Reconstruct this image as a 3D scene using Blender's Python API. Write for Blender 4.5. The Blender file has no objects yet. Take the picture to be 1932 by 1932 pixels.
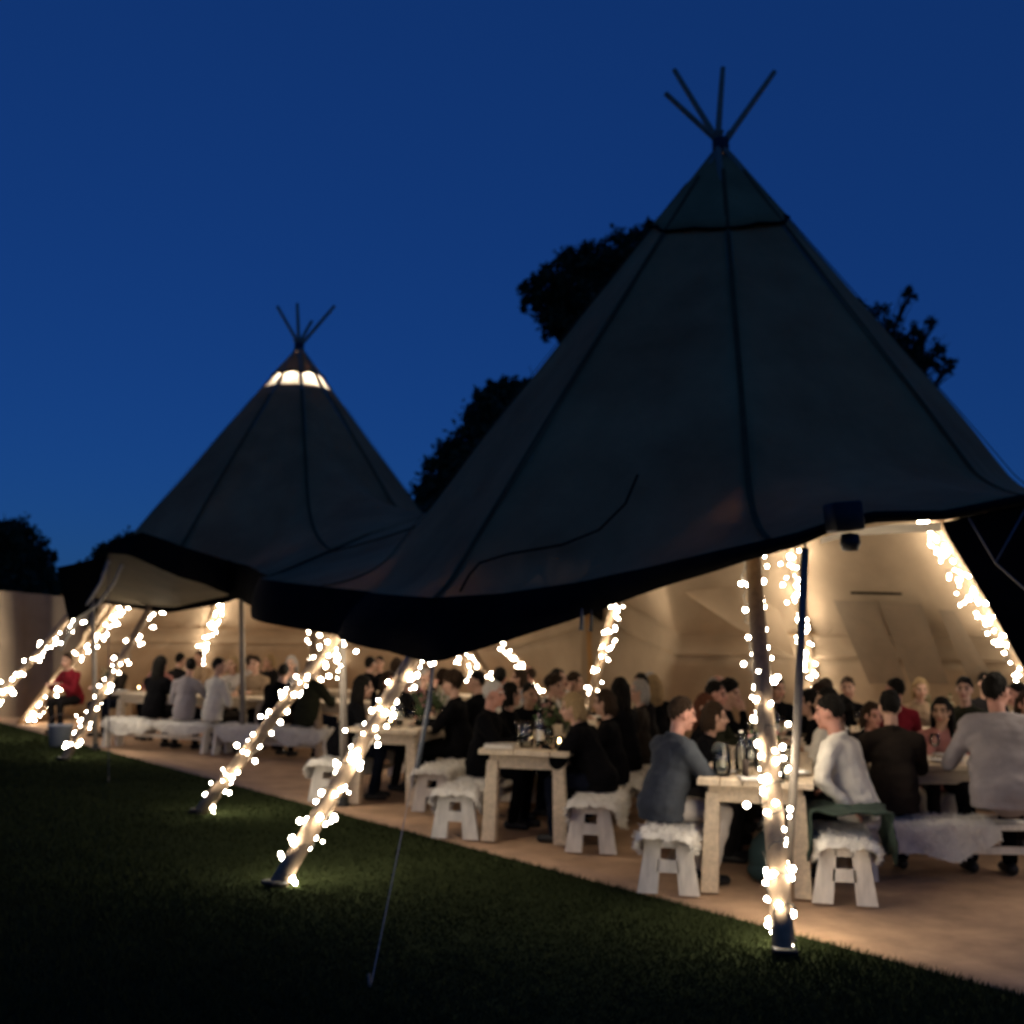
import bpy, bmesh, math, random
import numpy as np
from mathutils import Vector, Matrix, noise
random.seed(7); rng = np.random.default_rng(7)
S = bpy.context.scene
COL = S.collection
rad = math.radians

# ------------------------------------------------------------------ camera
FPX, CPX = 2198.0, 966.0                      # focal length / centre in survey pixels
PITCH, ROLL, EYE = rad(6.165), rad(0.83), 1.656
_F = np.array([0, math.cos(PITCH), math.sin(PITCH)]); _R = np.array([1., 0, 0]); _U = np.cross(_R, _F)
CR = _R*math.cos(ROLL) + _U*math.sin(ROLL); CU = _U*math.cos(ROLL) - _R*math.sin(ROLL)
cam = bpy.data.cameras.new('camera'); co = bpy.data.objects.new('camera', cam); COL.objects.link(co)
cam.sensor_width = 36; cam.lens = 36*FPX/1932.0; cam.clip_end = 1500; cam.clip_start = 0.05
co.matrix_world = Matrix(((CR[0], CU[0], -_F[0], 0), (CR[1], CU[1], -_F[1], 0), (CR[2], CU[2], -_F[2], EYE), (0, 0, 0, 1)))
cam.dof.use_dof = True; cam.dof.focus_distance = 2.2; cam.dof.aperture_fstop = 4.5
S.camera = co

# ------------------------------------------------------------------ world: dusk sky
W = bpy.data.worlds.new('World'); S.world = W; W.use_nodes = True
nt = W.node_tree; nt.nodes.clear()
out = nt.nodes.new('ShaderNodeOutputWorld'); bg = nt.nodes.new('ShaderNodeBackground')
sky = nt.nodes.new('ShaderNodeTexSky'); sky.sky_type = 'NISHITA'; sky.sun_disc = False
sky.sun_elevation = rad(9); sky.sun_rotation = rad(150); sky.altitude = 0; sky.air_density = 1.0; sky.dust_density = 0.1; sky.ozone_density = 6.0
bg.inputs['Strength'].default_value = 0.042
tint = nt.nodes.new('ShaderNodeMixRGB'); tint.blend_type = 'MULTIPLY'; tint.inputs[0].default_value = 1.0; tint.inputs[2].default_value = (.24, .51, 1.0, 1)   # blue hour
even = nt.nodes.new('ShaderNodeMixRGB'); even.inputs[0].default_value = 0.5; even.inputs[2].default_value = (.17, 1.02, 4.7, 1)     # evens out the dusk gradient
nt.links.new(sky.outputs[0], tint.inputs[1]); nt.links.new(tint.outputs[0], even.inputs[1]); nt.links.new(even.outputs[0], bg.inputs['Color']); nt.links.new(bg.outputs[0], out.inputs[0])

# ------------------------------------------------------------------ exposure / render
vs = S.view_settings; vs.view_transform = 'Standard'; vs.look = 'None'; vs.exposure = 0; vs.gamma = 1; vs.use_curve_mapping = False
S.render.engine = 'CYCLES'
S.cycles.use_denoising = True
S.cycles.max_bounces = 5; S.cycles.diffuse_bounces = 3; S.cycles.glossy_bounces = 2; S.cycles.transmission_bounces = 4; S.cycles.transparent_max_bounces = 6
S.cycles.sample_clamp_indirect = 4.0; S.cycles.use_light_tree = True; S.cycles.caustics_reflective = False; S.cycles.caustics_refractive = False

# ------------------------------------------------------------------ survey helpers (photo point -> place)
def ray(x, y):
    return np.array([0, 0, EYE]), _F + CR*(x-CPX)/FPX + CU*(CPX-y)/FPX
def at(x, y, Y):
    o, v = ray(x, y); return o + v*(Y/v[1])
def gnd(x, y, z=0.0):
    o, v = ray(x, y); return o + v*((z-EYE)/v[2])
A = np.array([2.0517, 11.2871]); B = np.array([-3.7354, 19.7983])
TR, TH = 4.9082, 6.6317
AZ = {'A': 263.34, 'B': 245.90}; CEN = {'A': A, 'B': B}
def pyr(x, y, t, off=0.0, far=False):
    o, v = ray(x, y); C = CEN[t]; ap = TR*math.cos(rad(20)); t0, t1 = -1e9, 1e9
    for k in range(9):
        a = rad(AZ[t]+20+40*k); n = np.array([math.cos(a), math.sin(a), ap/TH])
        den = n@v; num = n[:2]@C + ap + off - n@o
        if den < 0: t0 = max(t0, num/den)
        else: t1 = min(t1, num/den)
    return o + v*(t1 if far else t0)
def polar(P, t):
    q = np.array(P[:2])-CEN[t]; return (math.degrees(math.atan2(q[1], q[0])) % 360, math.hypot(*q), P[2])

# ------------------------------------------------------------------ materials
MATS = {}
def node(nt, typ, **kw):
    n = nt.nodes.new(typ)
    for k, v in kw.items():
        if k in n.inputs: n.inputs[k].default_value = v
        else: setattr(n, k, v)
    return n
def mat(name, col, rough=0.8, var=0.25, scale=6.0, bump=0.15, bscale=None, trans=0.0, tcol=None, metal=0.0, spec=0.3, sheen=0.0, stretch=None, emit=None, estr=0.0, alpha_glass=False):
    if name in MATS: return MATS[name]
    m = bpy.data.materials.new(name); m.use_nodes = True; nt = m.node_tree; nt.nodes.clear()
    o = nt.nodes.new('ShaderNodeOutputMaterial'); p = nt.nodes.new('ShaderNodeBsdfPrincipled')
    p.inputs['Roughness'].default_value = rough; p.inputs['Metallic'].default_value = metal; p.inputs['Specular IOR Level'].default_value = spec
    if sheen: p.inputs['Sheen Weight'].default_value = sheen
    tc = nt.nodes.new('ShaderNodeTexCoord'); mp = nt.nodes.new('ShaderNodeMapping')
    if stretch: mp.inputs['Scale'].default_value = stretch
    nt.links.new(tc.outputs['Object'], mp.inputs['Vector'])
    n1 = node(nt, 'ShaderNodeTexNoise', Scale=scale, Detail=6.0, Roughness=0.65); nt.links.new(mp.outputs[0], n1.inputs['Vector'])
    cr = nt.nodes.new('ShaderNodeValToRGB')
    c = np.array(col); lo = tuple(np.clip(c*(1-var), 0, 1))+(1,); hi = tuple(np.clip(c*(1+var), 0, 1))+(1,)
    cr.color_ramp.elements[0].position = 0.3; cr.color_ramp.elements[0].color = lo
    cr.color_ramp.elements[1].position = 0.7; cr.color_ramp.elements[1].color = hi
    nt.links.new(n1.outputs['Fac'], cr.inputs[0]); nt.links.new(cr.outputs[0], p.inputs['Base Color'])
    if bump:
        n2 = node(nt, 'ShaderNodeTexNoise', Scale=bscale or scale*8, Detail=4.0); nt.links.new(mp.outputs[0], n2.inputs['Vector'])
        b = node(nt, 'ShaderNodeBump', Strength=bump, Distance=0.02); nt.links.new(n2.outputs['Fac'], b.inputs['Height']); nt.links.new(b.outputs[0], p.inputs['Normal'])
    if emit:
        p.inputs['Emission Color'].default_value = (*emit, 1); p.inputs['Emission Strength'].default_value = estr
    last = p
    if trans:
        tb = nt.nodes.new('ShaderNodeBsdfTranslucent'); tb.inputs['Color'].default_value = (*(tcol or col), 1)
        mx = nt.nodes.new('ShaderNodeMixShader'); mx.inputs[0].default_value = trans
        nt.links.new(p.outputs[0], mx.inputs[1]); nt.links.new(tb.outputs[0], mx.inputs[2]); last = mx
    nt.links.new(last.outputs[0], o.inputs['Surface'])
    MATS[name] = m; return m
def glass(name, col, rough=0.03, solid=0.25):
    if name in MATS: return MATS[name]
    m = bpy.data.materials.new(name); m.use_nodes = True; nt = m.node_tree; nt.nodes.clear()
    o = nt.nodes.new('ShaderNodeOutputMaterial'); g = node(nt, 'ShaderNodeBsdfGlossy', Roughness=rough); g.inputs['Color'].default_value = (.9, .9, .9, 1)
    t = nt.nodes.new('ShaderNodeBsdfTransparent'); t.inputs['Color'].default_value = (*col, 1)
    fr = node(nt, 'ShaderNodeFresnel', IOR=1.5); ad = node(nt, 'ShaderNodeMath', operation='ADD'); ad.inputs[1].default_value = solid
    mx = nt.nodes.new('ShaderNodeMixShader')
    nt.links.new(fr.outputs[0], ad.inputs[0]); nt.links.new(ad.outputs[0], mx.inputs[0]); nt.links.new(t.outputs[0], mx.inputs[1]); nt.links.new(g.outputs[0], mx.inputs[2]); nt.links.new(mx.outputs[0], o.inputs['Surface'])
    MATS[name] = m; return m
BULB = 80.0
def emitter(name, col, strength):
    m = bpy.data.materials.new(name); m.use_nodes = True; nt = m.node_tree; nt.nodes.clear()
    o = nt.nodes.new('ShaderNodeOutputMaterial'); e = nt.nodes.new('ShaderNodeEmission'); e.inputs[0].default_value = (*col, 1); e.inputs[1].default_value = strength
    nt.links.new(e.outputs[0], o.inputs[0]); m.cycles.emission_sampling = 'FRONT'; MATS[name] = m; return m
M_CANVAS = mat('tent_canvas', (.36, .275, .19), .85, .2, 1.3, .25, 60, trans=.16, tcol=(.40, .27, .16), spec=.15)
M_OUTER = mat('weathered_outer_canvas', (.46, .255, .105), .97, .3, 1.1, .25, 60, trans=.16, tcol=(.40, .27, .16), spec=.1)
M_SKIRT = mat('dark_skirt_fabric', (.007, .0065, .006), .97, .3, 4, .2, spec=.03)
M_PANEL = mat('brown_door_canvas', (.25, .195, .14), .85, .15, 3, .2)
M_POLE = mat('peeled_spruce_pole', (.33, .24, .16), .75, .3, 5, .3, stretch=(6, 6, .8))
M_GREYPOLE = mat('weathered_grey_timber', (.20, .175, .15), .7, .2, 8, .15)
M_WOOD = mat('pale_sawn_pine', (.60, .49, .36), .7, .25, 4, .25, 40, stretch=(8, .8, 8))
M_WHITEWOOD = mat('whitewashed_pine', (.74, .69, .61), .75, .2, 5, .25, stretch=(5, 5, 1))
M_FLEECE = mat('white_sheepskin', (.78, .74, .66), .95, .12, 20, .6, 90, sheen=.5)
M_MAT = mat('coir_matting', (.50, .325, .20), .95, .28, 2.3, .6, 150)
M_LAWN = mat('lawn_turf', (.032, .042, .018), 1.0, .35, .7, .2, 40, spec=.0)
M_GRASS = mat('grass_blade', (.034, .044, .018), 1.0, .2, .6, 0, trans=.05, spec=.0)
M_WIRE = mat('dark_cable', (.05, .05, .045), .6, .1)
M_ROPE = mat('pale_rope', (.45, .42, .38), .8, .2, 30)
M_DROPE = mat('dark_rope', (.06, .07, .09), .8, .2, 30)
M_BLACK = mat('black_plastic', (.012, .012, .013), .5, .1)
M_LEAF = mat('dark_leaves', (.045, .06, .025), .8, .4, 3, 0)
M_BARK = mat('bark', (.07, .055, .04), .9, .3, 6, .4)
M_BULB = emitter('warm_bulb', (1.0, .85, .65), BULB)
M_FLAME = emitter('candle_flame', (1.0, .62, .25), 60)
M_VENT = mat('white_vent_cloth', (.8, .77, .7), .8, .05, trans=.6, tcol=(.85, .8, .7))
M_WAX = mat('candle_wax', (.8, .75, .65), .5, .05, bump=0)
M_GLASS = glass('clear_glass', (.95, .97, .96), solid=.0); M_GGLASS = glass('dark_green_glass', (.02, .06, .025), solid=.08)
M_CHINA = mat('white_china', (.75, .73, .7), .25, .03, bump=0, spec=.5)
M_LINEN = mat('white_linen', (.7, .67, .62), .9, .06)
M_STEM = mat('flower_stem_green', (.08, .14, .05), .7, .3); M_PETAL = mat('cream_petals', (.75, .68, .5), .7, .15, bump=0); M_PETALP = mat('pink_petals', (.6, .3, .3), .7, .2, bump=0)

# ------------------------------------------------------------------ object helpers
def tag(o, label=None, cat=None, group=None, kind=None):
    if label: o['label'] = label
    if cat: o['category'] = cat
    if group: o['group'] = group
    if kind: o['kind'] = kind
    return o
def thing(name, label, cat, loc=(0, 0, 0), rz=0, group=None):
    o = bpy.data.objects.new(name, None); COL.objects.link(o); o.location = loc; o.rotation_euler = (0, 0, rz); o.empty_display_size = .1
    return tag(o, label, cat, group)
def mesh(name, v, f, m=None, smooth=True):
    me = bpy.data.meshes.new(name); me.from_pydata([tuple(map(float, p)) for p in v], [], [tuple(map(int, q)) for q in f]); me.update()
    if m: 
        for mm in (m if isinstance(m, (list, tuple)) else [m]): me.materials.append(mm)
    if smooth: me.polygons.foreach_set('use_smooth', [True]*len(me.polygons))
    return me
def link(name, me, parent=None, loc=None, rot=None):
    o = bpy.data.objects.new(name, me); COL.objects.link(o)
    if parent: o.parent = parent
    if loc is not None: o.location = loc
    if rot is not None: o.rotation_euler = rot
    return o
def copy_tree(o, parent=None):
    c = o.copy(); COL.objects.link(c); c.parent = parent
    for ch in o.children: copy_tree(ch, c)
    return c
def two_faced(o):
    o.data.materials.clear(); o.data.materials.append(M_OUTER); o.data.materials.append(M_CANVAS)
    m = o.modifiers.new('cloth', 'SOLIDIFY'); m.thickness = .006; m.offset = -1; m.material_offset = 1; return o
class G:
    """collects shapes into one mesh"""
    def __init__(s): s.v = []; s.f = []
    def add(s, v, f):
        b = len(s.v); s.v += [tuple(p) for p in v]; s.f += [tuple(i+b for i in q) for q in f]; return s
    def box(s, c, size, M=None, taper=1.0, bev=0.0):
        x, y, z = [q/2 for q in size]
        if bev <= 0:
            v = [(sx*x*(taper if sz > 0 else 1), sy*y*(taper if sz > 0 else 1), sz*z) for sz in (-1, 1) for sx, sy in ((-1, -1), (1, -1), (1, 1), (-1, 1))]
            f = [(3, 2, 1, 0), (4, 5, 6, 7), (0, 1, 5, 4), (1, 2, 6, 5), (2, 3, 7, 6), (3, 0, 4, 7)]
        else:
            bm = bmesh.new(); bmesh.ops.create_cube(bm, size=1)
            for q in bm.verts: q.co = (q.co.x*size[0], q.co.y*size[1], q.co.z*size[2])
            bmesh.ops.bevel(bm, geom=bm.edges[:], offset=bev, segments=1, affect='EDGES')
            bm.verts.index_update(); v = [tuple(q.co) for q in bm.verts]; f = [tuple(q.index for q in p.verts) for p in bm.faces]; bm.free()
        v = [Vector(p) for p in v]
        if M is not None: v = [M @ p for p in v]
        c = Vector(c); return s.add([p+c for p in v], f)
    def tube(s, pts, r, seg=8, caps=True):
        pts = [Vector(p) for p in pts]; n = len(pts); rr = r if isinstance(r, (list, tuple, np.ndarray)) else [r]*n
        up = Vector((0.31, 0.22, 0.92)); v = []; f = []
        prev = None
        for i, p in enumerate(pts):
            d = (pts[min(i+1, n-1)]-pts[max(i-1, 0)]).normalized()
            a = d.cross(up) if prev is None else prev - d*prev.dot(d)
            if a.length < 1e-4: a = d.cross(Vector((1, 0, 0)))
            a.normalize(); b = d.cross(a); prev = a
            for k in range(seg):
                t = 2*math.pi*k/seg; v.append(p + (a*math.cos(t)+b*math.sin(t))*rr[i])
        for i in range(n-1):
            for k in range(seg):
                f.append((i*seg+k, i*seg+(k+1) % seg, (i+1)*seg+(k+1) % seg, (i+1)*seg+k))
        if caps: f.append(tuple(range(seg))[::-1]); f.append(tuple((n-1)*seg+k for k in range(seg)))
        return s.add(v, f)
    def lathe(s, prof, c=(0, 0, 0), seg=20):
        v = []; f = []; n = len(prof)
        for r, z in prof:
            for k in range(seg): t = 2*math.pi*k/seg; v.append((c[0]+r*math.cos(t), c[1]+r*math.sin(t), c[2]+z))
        for i in range(n-1):
            for k in range(seg): f.append((i*seg+k, i*seg+(k+1) % seg, (i+1)*seg+(k+1) % seg, (i+1)*seg+k))
        if prof[0][0] > 1e-4: f.append(tuple(range(seg))[::-1])
        if prof[-1][0] > 1e-4: f.append(tuple((n-1)*seg+k for k in range(seg)))
        return s.add(v, f)
    def ball(s, c, r, M=None, seg=14, rings=9):
        r = r if isinstance(r, (tuple, list)) else (r, r, r); v = [(0, 0, -r[2])]; f = []
        for i in range(1, rings):
            a = -math.pi/2+math.pi*i/rings
            for k in range(seg): t = 2*math.pi*k/seg; v.append((r[0]*math.cos(a)*math.cos(t), r[1]*math.cos(a)*math.sin(t), r[2]*math.sin(a)))
        v.append((0, 0, r[2])); L = len(v)-1
        for k in range(seg): f.append((0, 1+(k+1) % seg, 1+k))
        for i in range(rings-2):
            for k in range(seg): f.append((1+i*seg+k, 1+i*seg+(k+1) % seg, 1+(i+1)*seg+(k+1) % seg, 1+(i+1)*seg+k))
        for k in range(seg): f.append((L, L-seg+k, L-seg+(k+1) % seg))
        v = [Vector(p) for p in v]
        if M is not None: v = [M @ p for p in v]
        c = Vector(c); return s.add([p+c for p in v], f)
    def cap(s, p0, r0, p1, r1, seg=12):
        p0, p1 = Vector(p0), Vector(p1); d = (p1-p0); L = d.length or 1e-4; d = d/L
        pts = []; rr = []
        for a in (85, 60, 30): pts.append(p0-d*r0*math.sin(rad(a))); rr.append(r0*math.cos(rad(a)))
        pts.append(p0); rr.append(r0); pts.append(p1); rr.append(r1)
        for a in (30, 60, 85): pts.append(p1+d*r1*math.sin(rad(a))); rr.append(r1*math.cos(rad(a)))
        return s.tube(pts, rr, seg)
    def compact(s):
        u = sorted({i for q in s.f for i in q}); k = {a: b for b, a in enumerate(u)}; s.v = [s.v[i] for i in u]; s.f = [tuple(k[i] for i in q) for q in s.f]; return s
    def obj(s, name, m, parent=None, smooth=True, origin=None):
        v = s.v
        if origin is not None: v = [(p[0]-origin[0], p[1]-origin[1], p[2]-origin[2]) for p in v]
        return link(name, mesh(name, v, s.f, m, smooth), parent)
def autosmooth(o, ang=40):
    me = o.data
    try:
        me.set_sharp_from_angle(angle=rad(ang))
    except Exception: pass
    return o

# ------------------------------------------------------------------ ground
g = G(); n = 80; ext = np.concatenate([-np.geomspace(500, 2, 30), np.linspace(-1.5, 1.5, 4), np.geomspace(2, 500, 30)])
N = len(ext)
v = [(x, y+10, 0.0) for y in ext for x in ext]
f = [(j*N+i, j*N+i+1, (j+1)*N+i+1, (j+1)*N+i) for j in range(N-1) for i in range(N-1)]
lawn = link('lawn', mesh('lawn', v, f, M_LAWN)); tag(lawn, kind='structure')
# coir matting floor: its straight edge runs from right foreground to left background
e0, e1 = np.array([2.462, 5.738]), np.array([-7.539, 19.123]); ed = (e1-e0)/np.linalg.norm(e1-e0); en = np.array([ed[1], -ed[0]])
if en[0] < 0: en = -en
v = []; f = []; nu, nv = 90, 30
us = np.linspace(-7, 26, nu); vsr = np.concatenate([[0, .004], np.linspace(.25, 15, nv-2)])
for j, b in enumerate(vsr):
    for a in us:
        wob = .018*noise.noise((a*1.7, 3, 0)) + .008*noise.noise((a*7, 9, 0)) if j < 2 else 0
        p = e0 + ed*a + en*(b+wob); v.append((p[0], p[1], .018 + .006*noise.noise((p[0]*1.5, p[1]*1.5, 1)) if j else .001))
f = [(j*nu+i+1, j*nu+i, (j+1)*nu+i, (j+1)*nu+i+1) for j in range(nv-1) for i in range(nu-1)]
tag(link('matting_floor', mesh('matting_floor', v, f, M_MAT)), kind='structure')
# grass blades on the lawn in front of the matting
def grass(nb):
    d = 3.2*np.power(22/3.2, rng.random(nb)*1.0); bx = rng.uniform(-.50, .50, nb); x = bx*d
    keep = ((x-e0[0])*en[0]+(d-e0[1])*en[1]) < -.01
    x, d = x[keep], d[keep]; k = len(x)
    h = rng.uniform(.015, .04, k)*(1+.35*np.sin(x*1.3+d*.7)); w = .0012+.0005*d; a = rng.uniform(0, 6.28, k); l = rng.uniform(-.03, .03, (k, 2))
    v = np.zeros((k, 3, 3)); v[:, 0] = np.stack([x-w*np.cos(a), d-w*np.sin(a), 0*x], 1); v[:, 1] = np.stack([x+w*np.cos(a), d+w*np.sin(a), 0*x], 1); v[:, 2] = np.stack([x+l[:, 0], d+l[:, 1], h], 1)
    me = bpy.data.meshes.new('lawn_grass'); me.vertices.add(k*3); me.vertices.foreach_set('co', v.ravel()); me.loops.add(k*3); me.loops.foreach_set('vertex_index', np.arange(k*3)); me.polygons.add(k); me.polygons.foreach_set('loop_start', np.arange(k)*3); me.update(); me.materials.append(M_GRASS)
    return link('lawn_grass', me)
tag(grass(340000), 'short mown grass of the dark lawn in front of the matting', 'grass', kind='stuff')

# ------------------------------------------------------------------ tents
def rp(t, az, z, off=None):
    if off is None: off = .02+.07*min(1, max(0, (6.3-z)/2.6))
    d = ((az-AZ[t]) % 40)-20
    poly = math.cos(rad(20))/math.cos(rad(d)); fac = .82*poly+.18*(.97)
    return TR*(1-z/TH)*fac+off
def interp(tab, az):
    tab = sorted(tab); n = len(tab)
    for i in range(n):
        a0, a1 = tab[i], tab[(i+1) % n]; span = (a1[0]-a0[0]) % 360
        if span == 0: span = 360
        k = (az-a0[0]) % 360
        if k <= span:
            t = k/span; return a0[1]+(a1[1]-a0[1])*t, a0[2]+(a1[2]-a0[2])*t
def P3(t, az, r, z):
    return (CEN[t][0]+r*math.cos(rad(az)), CEN[t][1]+r*math.sin(rad(az)), z)
AB = B-A; HALF = np.linalg.norm(AB)/2; AZAB = math.degrees(math.atan2(AB[1], AB[0])) % 360
def joint(sgn_list, base):
    tab = []
    for da, z in sgn_list: tab.append(((base+da) % 360, HALF/math.cos(rad(da)), z))
    return tab
def pz(t, az, z): return (az % 360, rp(t, az, z), z)
jt = [(-26, 2.35), (-13, 2.95), (0, 3.28), (13, 2.95), (26, 2.35)]; jb = [(-26, 1.92), (-21, 2.38), (-13, 2.93), (0, 3.26), (13, 2.93), (21, 2.38), (26, 1.92)]
TAB = {}
pa = lambda x, y: polar(pyr(x, y, 'A', .13), 'A'); pd = lambda x, y, Y: polar(at(x, y, Y), 'A')
TAB['A'] = dict(
  T=[pa(700, 1118), pa(820, 1130), pa(950, 1122), pa(1100, 1100), pd(1230, 1072, 7.85), pd(1320, 1050, 7.35), pd(1430, 1025, 6.98), pd(1520, 1004, 6.82), pd(1570, 985, 6.84), pd(1640, 968, 6.9), pd(1780, 966, 7.02), pd(1930, 935, 7.2),
     (303, 3.5, 2.68), (322, 3.0, 2.85), (343, 2.78, 3.05), (8, 2.75, 3.1), (18, 2.7, 3.05), pz('A', 24, 1.75), pz('A', 60, 1.75), pz('A', 90, 1.75)] + joint(jt, AZAB),
  B=[pa(640, 1200), pa(735, 1232), pa(820, 1255), pa(950, 1215), pa(1120, 1160), pd(1230, 1118, 7.8), pd(1340, 1085, 7.25), pd(1430, 1055, 6.93), pd(1520, 1031, 6.78), pd(1565, 1008, 6.8), pd(1640, 990, 6.85), pd(1780, 985, 6.97), pd(1930, 955, 7.15),
     (303, 3.53, 2.5), (322, 3.05, 2.64), (343, 2.84, 2.85), (8, 2.8, 2.9), (18, 2.76, 2.85), pz('A', 24, 1.45), pz('A', 60, 1.45), pz('A', 90, 1.45)] + joint(jb, AZAB))
pb = lambda x, y: polar(pyr(x, y, 'B', .13), 'B'); pe = lambda x, y, Y: polar(at(x, y, Y), 'B')
TAB['B'] = dict(
  T=[pb(425, 1075), pb(330, 1105), pb(200, 1085), pz('B', 206, 2.45), pz('B', 180, 2.3), pz('B', 168, 1.75), pz('B', 100, 1.75), pz('B', 45, 1.75), pz('B', 350, 1.75), pe(455, 1080, 16.55)] + joint(jt, (AZAB+180) % 360),
  B=[pb(425, 1140), pb(320, 1158), pb(200, 1140), pz('B', 206, 2.05), pz('B', 180, 2.0), pz('B', 168, 1.45), pz('B', 100, 1.45), pz('B', 45, 1.45), pz('B', 350, 1.45), pe(455, 1128, 16.5)] + joint(jb, (AZAB+180) % 360))
ROOT = {}
def radial(t, az, top):
    rT, zT = interp(TAB[t]['T'], az); r0 = rp(t, az, zT); dr = rT-r0; pts = []
    zk = zT+max(.15, min(.42*dr+.12, 1.6)) if dr > .04 else zT
    n1 = 18
    for i in range(n1): z = top+(zk-top)*i/(n1-1); pts.append((rp(t, az, z), z))
    if dr > .04:
        p0 = pts[-1]; zc = zT+.28*(zk-zT); p1 = (rp(t, az, zc)+.02, zc)
        for i in range(1, 11): s = i/10; pts.append(((1-s)**2*p0[0]+2*s*(1-s)*p1[0]+s*s*rT, (1-s)**2*p0[1]+2*s*(1-s)*p1[1]+s*s*zT))
    else:
        for i in range(1, 11): s = i/10; pts.append((pts[n1-1][0]+(rT-pts[n1-1][0])*s, zk+(zT-zk)*s))
    return pts, (rT, zT)
def build_tent(t, label, top, captop, ext_len, tipdx):
    C = CEN[t]; root = thing('tipi_tent', label, 'tent', (C[0], C[1], 0)); ROOT[t] = root; O = (C[0], C[1], 0)
    n = 180; v = []; f = []; m = None
    for i in range(n):
        az = AZ[t]+i*360/n; pts, _ = radial(t, az, top); m = len(pts)
        d = abs(((az-AZ[t]) % 40)-20)/20
        for j, (r, z) in enumerate(pts):
            w = (1-d)*math.sin(math.pi*min(1, j/(m-1)))
            r2 = r - .05*w + .032*noise.noise((math.cos(rad(az))*3+7*(t == 'B'), math.sin(rad(az))*3, z*1.1))*min(1, r) + .008*noise.noise((az*.35, z*.8, 4))
            v.append(P3(t, az, r2 if j < m-1 else r, z))
    for i in range(n):
        for j in range(m-1): f.append((i*m+j, i*m+j+1, ((i+1) % n)*m+j+1, ((i+1) % n)*m+j))
    g = G().add(v, f); two_faced(g.obj('canopy', M_CANVAS, root, origin=O))
    # hanging skirt / rolled wall along the edge
    v = []; f = []; fc = []; K = 7
    for i in range(n):
        az = AZ[t]+i*360/n; rT, zT = interp(TAB[t]['T'], az); rB, zB = interp(TAB[t]['B'], az)
        for j in range(K):
            s = j/(K-1); bul = .045*math.sin(math.pi*s)+.012*noise.noise((az*.4, s*3, 2)); v.append(P3(t, az, rT+.012+(rB-rT)*s+bul, zT+.01+(zB-zT)*s))
    for i in range(n):
        az = (AZ[t]+i*360/n) % 360
        closed = (23 <= az < 97) if t == 'A' else (az >= 331 or az < 168)
        for j in range(K-1): (fc if closed else f).append((i*K+j, i*K+j+1, ((i+1) % n)*K+j+1, ((i+1) % n)*K+j))
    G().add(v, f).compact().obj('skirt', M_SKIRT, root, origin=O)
    two_faced(G().add(v, fc).compact().obj('hem_strip', M_CANVAS, root, origin=O))
    # poles
    for k in range(9):
        az = AZ[t]+40*k; e = ext_len.get(k, .12); a = rad(az); pts = []; L = 28
        for i in range(L+1):
            s = i/L*(1+e/TH); pts.append((C[0]+max(0, s-1)/max(1e-3, e/TH)*tipdx.get(k, 0)+TR*(1-s)*math.cos(a)+.03*math.cos(a+1.57)*(s > .9)*(k % 3-1)+.02*noise.noise((k*3, s*3, 0)), C[1]+TR*(1-s)*math.sin(a)+.02*noise.noise((k*3+9, s*3, 0)), TH*s))
        G().tube(pts, [(.062-.034*i/L) for i in range(L+1)], 10).obj('pole', M_POLE, root, origin=O)
        G().box((C[0]+(TR+.02)*math.cos(a), C[1]+(TR+.02)*math.sin(a), .03), (.13, .13, .03), Matrix.Rotation(a, 3, 'Z'), bev=.008).obj('pole_foot', M_BLACK, root, origin=O)
    # seams over each pole
    for k in range(9):
        az = AZ[t]+40*k; pts, _ = radial(t, az, top); pl = [P3(t, az, r+.018, z+.010) for r, z in pts[1:]]
        v = []; ca, sa = math.cos(rad(az)+1.5708), math.sin(rad(az)+1.5708)
        for p in pl: v += [(p[0]-ca*.022, p[1]-sa*.022, p[2]-.004), (p[0], p[1], p[2]+.006), (p[0]+ca*.022, p[1]+sa*.022, p[2]-.004)]
        f = []
        for i in range(len(pl)-1): f += [(i*3, i*3+1, i*3+4, i*3+3), (i*3+1, i*3+2, i*3+5, i*3+4)]
        G().add(v, f).obj('seam', mat('seam_tape', (.15, .085, .038), .95, .2, spec=.03), root, origin=O)
    # side wall on the closed azimuths
    spans = {'A': [(24, 100.5)], 'B': [(328.5, 360+169)]}[t]
    for a0, a1 in spans:
        v = []; f = []; cnt = int((a1-a0)/1.5); K = 9
        for i in range(cnt+1):
            az = a0+(a1-a0)*i/cnt; rB, zB = interp(TAB[t]['B'], az % 360)
            if zB > 1.46: zB = max(zB, 1.45)
            for j in range(K):
                s = j/(K-1); r = rB+.02+(max(TR*1.03, rB)-rB)*s+.03*math.sin(az*.9)*math.sin(math.pi*s*.5)+.07*noise.noise((az*.2, s*2, 7)); v.append(P3(t, az, r, (zB+.05)*(1-s)))
        for i in range(cnt):
            for j in range(K-1): f.append((i*K+j, i*K+j+1, (i+1)*K+j+1, (i+1)*K+j))
        two_faced(G().add(v, f).obj('side_wall', M_CANVAS, root, origin=O))
    # cap over the apex
    z0, z1 = captop; v = []; f = []; n = 72; K = 8
    for i in range(n):
        az = AZ[t]+i*360/n; d = abs(((az-AZ[t]) % 40)-20)/20; zb = z0-.05*d-(.42*max(0, math.cos(rad(az-AZ[t]+6)))**1.3 if t == 'A' else 0)
        for j in range(K):
            s = j/(K-1); z = z1+(zb-z1)*s; r = rp(t, az, z)+.012+.016*s
            if j == 0: r = .085
            v.append(P3(t, az, r+.012*noise.noise((az*.2, s*3, 5)), z))
    for i in range(n):
        for j in range(K-1): f.append((i*K+j, i*K+j+1, ((i+1) % n)*K+j+1, ((i+1) % n)*K+j))
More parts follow.
